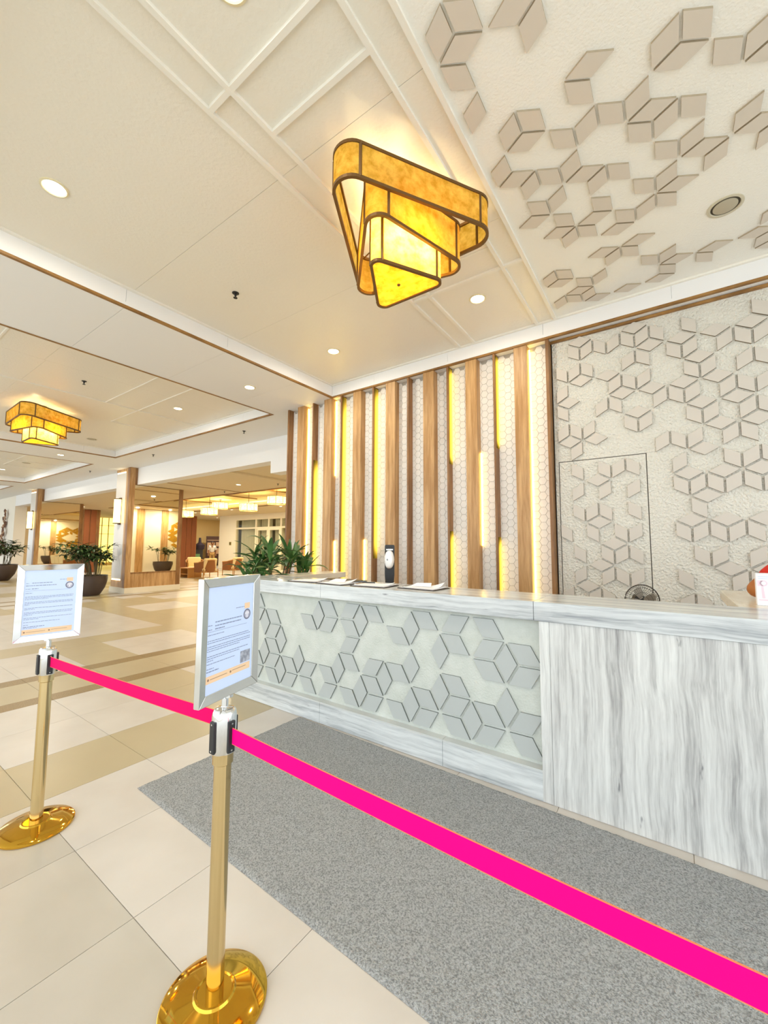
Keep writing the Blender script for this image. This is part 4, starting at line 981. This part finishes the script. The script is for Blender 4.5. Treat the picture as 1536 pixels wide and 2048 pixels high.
# =================================================================== PLANTS
def leaf_mesh(L, wd, droop, n=6, fold=.25):
    vs = []; fs = []
    for i in range(n+1):
        u = i/n; w_ = wd*math.sin(PI*min(1, u*.93+.07))**.8*(1 if u < .99 else .1)
        x = L*u*math.cos(droop*u); z = L*u*math.sin(.25)-L*droop*u*u*.6
        vs += [(x, -w_/2, z+fold*w_/2), (x, 0, z), (x, w_/2, z+fold*w_/2)]
    for i in range(n):
        for k in range(2): fs.append((i*3+k, i*3+k+1, i*3+4+k, i*3+3+k))
    m = len(vs); vs += [(a, b, c-.002) for a, b, c in vs]; fs2 = [tuple(k+m for k in f[::-1]) for f in fs]
    return MB().add(vs, fs+fs2)
def palm(x, y, rim, h, ph, lab, n_stems, spread, seed, name='potted_palm', ml=None, leafL=.34, lean=(0, 0)):
    rg = random.Random(seed)
    t = thing(name, lab, 'plant', (x, y, 0), 0)
    obj('pot', MB().lathe([(rim*.52, 0), (rim*.60, .03), (rim*.86, ph*.38), (rim*1.02, ph*.80), (rim*1.0, ph*.97), (rim*1.03, ph), (rim*.97, ph), (rim*.93, ph*.92)], n=48), M_POT, t, local=True, smooth=40)
    obj('soil', MB().lathe([(rim*.95, ph*.86), (rim*.95, ph*.90), (rim*.3, ph*.94)], n=32), M_SOIL, t, local=True)
    stems = MB(); fol = MB()
    for s in range(n_stems):
        a = rg.uniform(0, 2*PI); r0 = rim*.6*math.sqrt(rg.random())
        bx, by = r0*math.cos(a), r0*math.sin(a); hh = h*rg.uniform(.55, 1.0); sp = spread*rg.uniform(.2, 1)
        tx, ty = bx+sp*math.cos(a)+lean[0], by+sp*math.sin(a)+lean[1]
        pts = [(bx, by, ph*.88), ((bx*.6+tx*.4), (by*.6+ty*.4), ph+hh*.5), (tx, ty, ph+hh*.9)]
        stems.tube(pts, .010, 6)
        for q in range(3):
            ta = rg.uniform(0, 2*PI); tl = rg.uniform(.10, .26); zb = ph+hh*rg.uniform(.55, .95); f = min(1, (zb-ph)/max(.01, hh*.9))
            cx, cy = bx+(tx-bx)*f, by+(ty-by)*f
            ex, ey, ez = cx+tl*math.cos(ta), cy+tl*math.sin(ta), zb+rg.uniform(.02, .16)
            stems.tube([(cx, cy, zb), (ex, ey, ez)], .005, 5)
            nl = rg.randint(6, 9)
            for k in range(nl):
                az = ta+R(-110+220*k/(nl-1))+rg.uniform(-.1, .1); el = rg.uniform(-.35, .45)
                lm = leaf_mesh(leafL*rg.uniform(.7, 1.05), .058*rg.uniform(.8, 1.2), rg.uniform(.3, .9), 4)
                M4 = Matrix.Translation((ex, ey, ez)) @ Matrix.Rotation(az, 4, 'Z') @ Matrix.Rotation(-el, 4, 'Y')
                fol.add([tuple(M4 @ Vector(p)) for p in lm.v], lm.f)
    obj('stems', stems, mat('palm_stem', '5A5030', .7), t, local=True)
    f = obj('foliage', fol, ml or M_LEAFD, t, local=True, smooth=60)
    return t
palm(-13.68, 4.80, .40, .86, .57, 'potted palm in a round dark pot beside the nearer mirrored column', 26, .36, 11, lean=(0, -.16))
palm(-22.0, 4.55, .53, .95, .64, 'larger potted palm in a dark bowl at the far left behind the notice', 24, .55, 12, lean=(.3, -.2))
palm(-5.35, 10.6, .45, .75, .60, 'potted palm seen only in the column mirror', 7, .25, 13)
# lance-leaved plant standing behind the counter return, each leaf on its own
pt = thing('leafy_plant', 'lush plant with long lance leaves behind the counter end', 'plant', (-4.02, 3.35, 0))
obj('pot', MB().lathe([(.16, 0), (.19, .05), (.24, .5), (.25, .62), (.235, .62), (.23, .56)], n=40), M_POT, pt, local=True, smooth=40)
obj('soil', MB().lathe([(.228, .54), (.225, .57), (.05, .58)], n=28), M_SOIL, pt, local=True)
rg = random.Random(21)
lms = []
for k in range(6):
    me = leaf_mesh(.30+.035*k, .050+.003*k, .25+.12*k, 7, .35).mesh('leaf'); fixn(me); me.materials.append(M_LEAF)
    me.polygons.foreach_set('use_smooth', [True]*len(me.polygons)); lms.append(me)
for s in range(19):
    a = rg.uniform(0, 2*PI); r0 = .17*math.sqrt(rg.random()); bx, by = r0*math.cos(a), r0*math.sin(a)
    ln = rg.uniform(.05, .38); hh = rg.uniform(1.02, 1.36); tx, ty = bx+ln*.55*math.cos(a), by+ln*math.sin(a)
    obj('stalk', MB().tube([(bx, by, .55), ((bx+tx)/2, (by+ty)/2, .55+(hh-.55)*.6), (tx, ty, hh)], .008, 6), mat('palm_stem', '5A5030', .7), pt, local=True)
    for k in range(7):
        o = link(bpy.data.objects.new('leaf', lms[rg.randrange(6)])); o.parent = pt
        el = rg.uniform(-.1, 1.25); az = 2*PI*k/7+rg.uniform(-.4, .4)
        o.location = (tx, ty, hh-rg.uniform(0, .10)); o.rotation_euler = (rg.uniform(-.4, .4), -el, az)

# wall sculpture on the far left wall
t = thing('wall_sculpture', 'tall brown driftwood style sculpture on the far left wall', 'wall art', (-27.35, 5.72, .95))
rg = random.Random(8)
for k in range(34):
    z = 2.15*k/33+rg.uniform(-.05, .05); xx = .30*(z/2.1-.5)+rg.uniform(-.22, .22)
    r_ = rg.uniform(.07, .15)
    M4 = Matrix.Translation((xx, -rg.uniform(.02, .12), z)) @ Matrix.Rotation(rg.uniform(0, 3), 4, 'Y') @ Matrix.Rotation(rg.uniform(-.5, .5), 4, 'X')
    obj('chip', MB().prism([(r_*(1+.3*rg.random())*math.cos(R(72*q)), r_*(.6+.3*rg.random())*math.sin(R(72*q))) for q in range(5)], lambda a, b, h: tuple(M4 @ Vector((a, h, b))), -.015, .015),
        mat('driftwood' if k % 3 else 'driftwood_dark', 'B08A6A' if k % 3 else '6E4A34', .8), t, local=True)

# =================================================================== SEATING AREA
def armchair(x, y, rz, lab):
    t = thing('armchair', lab, 'chair', (x, y, 0), rz, 'lobby armchairs')       # faces local +x
    for sx, sy in ((.32, -.36), (.32, .36), (-.34, -.34), (-.34, .34)):
        obj('leg', MB().tube([(sx, sy, .62 if sx > 0 else .40), (sx*1.04, sy*1.02, 0)], [.024, .018], 8), M_CHAIRW, t, local=True, smooth=50)
    n = 26; vs = []; fs = []
    for i in range(n+1):
        a = R(75+210*i/n); cx, cy = .36*math.cos(a), .40*math.sin(a)
        if i in (0, 1): cx = .30
        f = abs(i/n-.5)*2; top = .80-.16*f**1.5
        vs += [(cx, cy, .26), (cx*1.06-.02*(1-f), cy*1.04, top), (cx*1.06-.02*(1-f), cy*1.04, top), (cx*.95, cy*.95, .26)]
    for i in range(n):
        for k in ((0, 1), (1, 2), (2, 3)): fs.append((i*4+k[0], i*4+k[1], i*4+4+k[1], i*4+4+k[0]))
    for i in range(n+1):
        j = i*4+2; v = vs[j]; vs[j] = (v[0]*.95, v[1]*.95, v[2])
    obj('rattan_back', MB().add(vs, fs), M_RATTAN, t, local=True, smooth=50)
    obj('top_rail', MB().tube([((vs[i*4+1][0]+vs[i*4+2][0])/2, (vs[i*4+1][1]+vs[i*4+2][1])/2, vs[i*4+1][2]) for i in range(n+1)], .024, 8), M_CHAIRW, t, local=True, smooth=50)
    obj('seat_frame', MB().box(-.33, .33, -.36, .36, .25, .30), M_CHAIRW, t, local=True, bevel=.01)
    obj('seat_cushion', MB().box(-.30, .34, -.33, .33, .30, .44), M_FABRIC, t, local=True, bevel=.04, seg=4)
    M4 = Matrix.Translation((-.26, 0, .64)) @ Matrix.Rotation(R(-12), 4, 'Y')
    obj('back_cushion', MB().obox(M4, .15, .60, .46), M_FABRIC, t, local=True, bevel=.05, seg=4)
    return t
armchair(-16.95, 10.35, R(180), 'rattan backed armchair turned away, nearest the low table')
armchair(-17.5, 12.1, R(188), 'rattan backed armchair turned away at the right, before the curtains')
armchair(-18.75, 10.85, R(-20), 'armchair facing the camera with cream cushions, left of the others')
t = thing('coffee_table', 'low wooden coffee table between the armchairs', 'table', (-17.85, 10.15, 0))
obj('table_top', MB().box(-.35, .35, -.35, .35, .40, .44), M_CHAIRW, t, local=True, bevel=.008)
for sx in (-1, 1): obj('side_panel', MB().box(sx*.30-.02, sx*.30+.02, -.32, .32, 0, .40), M_CHAIRW, t, local=True)
obj('shelf', MB().box(-.28, .28, -.32, .32, .14, .17), M_CHAIRW, t, local=True)
t = thing('sofa', 'cream cushioned sofa with wooden arms seen in the farther column mirror', 'sofa', (-17.4, 8.05, 0), R(90))
obj('seat_base', MB().box(-.42, .42, -.95, .95, .16, .30), M_CHAIRW, t, local=True, bevel=.01)
for k in (-1, 0, 1):
    obj('seat_cushion', MB().box(-.36, .42, k*.60-.295, k*.60+.295, .30, .46), M_FABRIC, t, local=True, bevel=.04, seg=4)
    obj('back_cushion', MB().obox(Matrix.Translation((-.36, k*.60, .66)) @ Matrix.Rotation(R(-10), 4, 'Y'), .17, .58, .46), M_FABRIC, t, local=True, bevel=.05, seg=4)
for s in (-1, 1):
    obj('arm', MB().box(-.44, .44, s*.97-.03, s*.97+.03, .12, .66), M_RATTAN, t, local=True, bevel=.01)
    for sx in (-.38, .38): obj('leg', MB().box(sx-.03, sx+.03, s*.88-.03, s*.88+.03, 0, .16), M_CHAIRW, t, local=True)
def pendant(x, y, zc, lab, r=.36, h=.30):
    t = thing('drum_pendant', lab, 'lamp', (x, y, 3.66), 0, 'drum pendants over the lobby seating')
    z0, z1 = zc-h/2-3.66, zc+h/2-3.66; n = 30
    obj('ceiling_rose', MB().lathe([(.07, 0), (.07, -.02)], n=20), M_BRONZE, t, local=True)
    obj('rod', MB().lathe([(.010, -.02), (.010, z1-.01)], n=10), M_BRONZE, t, local=True)
    vs = [(r*math.cos(2*PI*k/n), r*math.sin(2*PI*k/n), z) for z in (z0, z1) for k in range(n)]
    sh = obj('drum_shade', MB().add(vs, [(k, (k+1) % n, n+(k+1) % n, n+k) for k in range(n)]), M_SHADE2, t, local=True, smooth=60)
    for z in (z0, z1): obj('hoop', MB().tube([((r+.004)*math.cos(2*PI*k/n), (r+.004)*math.sin(2*PI*k/n), z) for k in range(n)], .010, 6, True), M_BRONZE, sh, local=True)
    for k in range(8):
        a = 2*PI*k/8; obj('upright', MB().box(-.006, .006, -.006, .006, z0, z1).__class__().add([(p[0]+(r+.003)*math.cos(a), p[1]+(r+.003)*math.sin(a), p[2]) for p in MB().box(-.006, .006, -.006, .006, z0, z1).v], MB().box(0, 1, 0, 1, 0, 1).f), M_BRONZE, sh, local=True)
    obj('cross_bar', MB().box(-r*1.5, r*1.5, -.012, .012, z0-.02, z0), M_BRONZE, t, local=True)
    obj('cross_bar', MB().box(-r, r, -.012, .012, z1-.012, z1), M_BRONZE, t, local=True)
    obj('bulb', MB().lathe([(.02, zc-3.66-.06), (.045, zc-3.66), (.02, zc-3.66+.06)], n=16), MATS['bulb_glow'], t, local=True, smooth=60)
    L_ = bpy.data.lights.new('pendant_bulb', 'POINT'); L_.energy = 60; L_.color = (1, .78, .42); L_.shadow_soft_size = .06
    lo = link(bpy.data.objects.new('pendant_bulb', L_)); lo.parent = t; lo.location = (0, 0, zc-3.66-.12)
pendant(-14.3, 10.5, 3.02, 'white glowing drum pendant on a rod, before the curtains')
pendant(-17.87, 11.5, 3.36, 'upper yellow drum pendant of the overlapping pair')
pendant(-17.15, 10.5, 2.98, 'lower yellow drum pendant of the overlapping pair')
pendant(-12.55, 10.5, 3.20, 'drum pendant closest to the slat wall end')
pendant(-19.15, 10.5, 2.95, 'drum pendant half hidden by the mirrored column')
# thermostat plate on the cream wall
t = thing('wall_switch', 'small dark switch plate on the cream wall left of the glazed doors', 'switch', (-22.4, YD, 1.55))
obj('plate', MB().box(-.10, .10, -.02, 0, -.10, .10), mat('olive_plate', '8A7A3E', .5), t, local=True, bevel=.005)
obj('button', MB().box(-.05, .05, -.03, -.02, -.05, .05), mat('button_dark', '5A4E28', .5), t, local=True)
# display in the recess
t = thing('display_cabinet', 'dark display cabinet with green boxes in the far recess', 'cabinet', (-26.35, 15.25, 0), R(62))
obj('carcass', MB().box(-.45, .45, -.02, .40, 0, 1.15), M_BLACK, t, local=True)
for x_, z_ in ((-.4, 1.15), (.05, .35)): obj('green_box', MB().box(x_-.16, x_+.22, -.06, .2, z_, z_+.5), mat('green_box', '6E9A62', .6), t, local=True)
obj('neck_vessel', MB().lathe([(.30, 1.15), (.34, 1.45), (.10, 1.62), (.07, 1.95)], .25, .2, n=20), mat('dark_vessel', '2E2230', .5), t, local=True, smooth=40)
t = thing('mural', 'dark brown framed mural in the far recess behind the person', 'picture', (-26.75, 16.95, 0), R(62))
obj('backing', MB().box(-.62, .62, -.03, .03, 0, 2.08), mat('dark_brown_frame', '4A2C1E', .6), t, local=True)
for x_, a_, b_ in ((-.27, .88, 1.63), (.30, .83, 1.23), (.30, 1.36, 1.66)): obj('picture_field', MB().box(x_-.27, x_+.22, -.05, -.03, a_, b_), mat('mural_tan', 'C9A583', .6), t, local=True)
obj('picture_rail', MB().box(-.55, .58, -.05, -.03, 1.78, 1.82), mat('mural_tan', 'C9A583', .6), t, local=True)
# glowing yellow screen of the bar between the columns
t = thing('bar_screen', 'glowing yellow latticed bar screen between the two columns', 'screen', (-33.1, 11.6, 0))
M_SCR = emis('screen_glow', (1.0, .76, .16), 2.2)
for k in range(6):
    obj('glow_panel', MB().box(0, .04, -1.2+.42*k, -.82+.42*k, .2, 3.4), M_SCR, t, local=True)
    obj('upright', MB().box(.03, .10, -.83+.42*k, -.79+.42*k, 0, 3.4), M_WOOD, t, local=True)
for z in (2.2, 2.8): obj('cross_rail', MB().box(.03, .08, -1.2, 1.3, z, z+.03), M_WOOD, t, local=True)
obj('bar_shelf', MB().box(.1, .6, -1.2, -.3, 1.7, 1.78), M_WOODD, t, local=True)

# =================================================================== PEOPLE
def skin(name, verts, edges, rad, material, parent, root=0, sub=2):
    me = bpy.data.meshes.new(name); me.from_pydata(verts, edges, []); me.update()
    o = link(bpy.data.objects.new(name, me)); o.parent = parent; me.materials.append(material)
    md = o.modifiers.new('skin', 'SKIN'); md.use_smooth_shade = True
    for i, r_ in enumerate(rad):
        sv = me.skin_vertices[0].data[i]; rr_ = r_ if isinstance(r_, tuple) else (r_, r_); sv.radius = rr_; sv.use_root = (i == root)
    s = o.modifiers.new('sub', 'SUBSURF'); s.levels = sub; s.render_levels = sub
    return o
def sphere(mb, c, r, n=16, m=12, sx=1, sy=1, sz=1):
    vs = []; fs = []
    for i in range(m+1):
        p = PI*i/m
        for k in range(n):
            a = 2*PI*k/n; vs.append((c[0]+r*sx*math.sin(p)*math.cos(a), c[1]+r*sy*math.sin(p)*math.sin(a), c[2]+r*sz*math.cos(p)))
    for i in range(m):
        for k in range(n): fs.append((i*n+k, i*n+(k+1) % n, (i+1)*n+(k+1) % n, (i+1)*n+k))
    return mb.add(vs, fs)
def person(loc, rz, lab, J, skin_c, top_c, leg_c, hair_c, long_sleeve=False):
    """J: joints in the local frame; the figure faces local -y"""
    t = thing('person', lab, 'person', loc, rz)
    ms, mt, ml_, mh = mat('skin_'+skin_c, skin_c, .6), mat('shirt_'+top_c, top_c, .8), mat('trousers_'+leg_c, leg_c, .8), mat('hair_'+hair_c, hair_c, .7)
    V_ = []; E_ = []; Rr = []; ix = {}
    def jn(n, p, r_): ix[n] = len(V_); V_.append(p); Rr.append(r_); return ix[n]
    jn('pelvis', J['pelvis'], (.13, .10)); jn('chest', J['chest'], (.14, .10)); jn('neck', J['neck'], (.055, .055)); jn('skull', J['head'], (.06, .065))
    E_ += [(0, 1), (1, 2), (2, 3)]
    for s in ('l', 'r'):
        a = jn('sh'+s, J['sh'+s], .058); b = jn('el'+s, J['el'+s], .043); c_ = jn('wr'+s, J['wr'+s], .028); d = jn('pa'+s, J['pa'+s], (.036, .018))
        E_ += [(1, a), (a, b), (b, c_), (c_, d)]
        h_ = jn('hp'+s, J['hp'+s], .088); k_ = jn('kn'+s, J['kn'+s], .058); an = jn('an'+s, J['an'+s], .040); to = jn('to'+s, J['to'+s], (.04, .03))
        E_ += [(0, h_), (h_, k_), (k_, an), (an, to)]
    bd = skin('body', V_, E_, Rr, ms, t)
    for s in ('l', 'r'):                    # fingers and thumb
        w_, p_ = Vector(J['wr'+s]), Vector(J['pa'+s]); d = (p_-w_).normalized(); sd = d.cross(Vector((0, 0, 1)))
        sd = sd.normalized() if sd.length > .1 else Vector((1, 0, 0)); nb = sd.cross(d)
        for q, ln in enumerate((.068, .078, .072, .056)):
            b0 = p_+sd*(.027-.018*q); skin('finger', [b0-d*.02, b0+d*ln*.5, b0+d*ln*.85-nb*.012, b0+d*ln-nb*.028], [(0, 1), (1, 2), (2, 3)], [.009, .0085, .008, .007], ms, bd, sub=1)
        skin('thumb', [w_+d*.03+sd*.025, w_+d*.06+sd*.052, w_+d*.09+sd*.055-nb*.01], [(0, 1), (1, 2)], [.012, .011, .008], ms, bd, sub=1)
    sv = ['pelvis', 'chest', 'neck2', 'shl', 'ell2', 'shr', 'elr2']
    f = .95 if long_sleeve else .55
    P_ = {k: Vector(J[k]) for k in J}
    P_['neck2'] = P_['chest'].lerp(P_['neck'], .75); P_['ell2'] = P_['shl'].lerp(P_['ell'], f); P_['elr2'] = P_['shr'].lerp(P_['elr'], f)
    skin('shirt', [P_[k] for k in sv], [(0, 1), (1, 2), (1, 3), (3, 4), (1, 5), (5, 6)], [(.155, .125), (.165, .125), (.07, .07), .075, .062, .075, .062], mt, bd)
    tv_ = ['pelvis', 'hpl', 'knl', 'anl', 'hpr', 'knr', 'anr']
    skin('trousers', [P_[k] for k in tv_], [(0, 1), (1, 2), (2, 3), (0, 4), (4, 5), (5, 6)], [(.145, .118), .102, .074, .060, .102, .074, .060], ml_, bd)
    hd = Vector(J['head'])
    hm = sphere(MB(), hd, .105, 20, 14, .80, .95, 1.14)
    hm.v = [(x, y - (.012*max(0, 1-abs(z-hd.z+.01)/.03)*max(0, 1-abs(x-hd.x)/.02)*2 if y < hd.y-.07 else 0), z) for x, y, z in hm.v]
    obj('head', hm, ms, bd, local=True, smooth=60)
    for s in (-1, 1):
        obj('eye', sphere(MB(), (hd.x+s*.033, hd.y-.090, hd.z+.012), .012, 10, 8), mat('eye_dark', '2A211C', .3), bd, local=True, smooth=60)
        obj('ear', sphere(MB(), (hd.x+s*.086, hd.y+.005, hd.z), .028, 10, 8, .4, .7, 1.1), ms, bd, local=True, smooth=60)
        obj('shoe', sphere(MB(), tuple(Vector(J['to'+('l' if s < 0 else 'r')])+Vector((0, .04, .0))), .052, 12, 8, .85, 2.1, .85), mat('shoe_dark', '33292A', .6), bd, local=True, smooth=60)
    obj('nose', sphere(MB(), (hd.x, hd.y-.102, hd.z-.018), .016, 10, 8, .8, 1, 1.4), ms, bd, local=True, smooth=60)
    obj('mouth', sphere(MB(), (hd.x, hd.y-.090, hd.z-.058), .022, 10, 8, 1.0, .35, .28), mat('lips', '8E4A42', .5), bd, local=True, smooth=60)
    hr = sphere(MB(), (hd.x, hd.y+.018, hd.z+.022), .112, 20, 14, .86, .98, 1.10)
    hr.f = [f_ for f_ in hr.f if not (sum(hr.v[i][1] for i in f_)/len(f_) < hd.y-.045 and sum(hr.v[i][2] for i in f_)/len(f_) < hd.z+.055) and sum(hr.v[i][2] for i in f_)/len(f_) > hd.z-.07]
    obj('hair', hr, mh, bd, local=True, smooth=60)
    return t
STAND = dict(pelvis=(0, 0, .93), chest=(0, 0, 1.26), neck=(0, .01, 1.43), head=(0, -.01, 1.56), shl=(-.17, 0, 1.37), ell=(-.24, .03, 1.09), wrl=(-.23, -.08, .87), pal=(-.23, -.12, .80),
             shr=(.17, 0, 1.37), elr=(.24, .03, 1.09), wrr=(.23, -.06, .86), par=(.23, -.10, .79), hpl=(-.09, 0, .88), knl=(-.10, -.02, .48), anl=(-.10, .03, .085), tol=(-.10, -.08, .045),
             hpr=(.09, 0, .88), knr=(.11, -.02, .48), anr=(.12, .03, .085), tor=(.12, -.08, .045))
person((-25.2, 15.75, 0), R(60), 'person in a white top and tan trousers standing in the far recess', STAND, 'A5714B', 'F0EADF', 'C49A5A', '2A1D18', True)
LEAN = dict(STAND)
# stands behind the right-hand return, leaning its left elbow on the slab
LEAN.update(pelvis=(.02, .10, .90), chest=(.0, .02, 1.20), neck=(0, -.03, 1.385), head=(0, -.09, 1.51), shl=(-.175, -.02, 1.32), ell=(-.35, -.15, 1.172), wrl=(-.20, -.34, 1.165), pal=(-.14, -.40, 1.15),
            shr=(.17, 0, 1.32), elr=(.25, -.08, 1.06), wrr=(.16, -.27, 1.07), par=(.12, -.33, 1.06), hpl=(-.08, .10, .86), hpr=(.10, .10, .86))
person((.75, 3.66, 0), 0, 'person in a red shirt leaning an elbow on the right counter corner', LEAN, 'A8652E', 'C8281C', '2E3348', '1E1714')
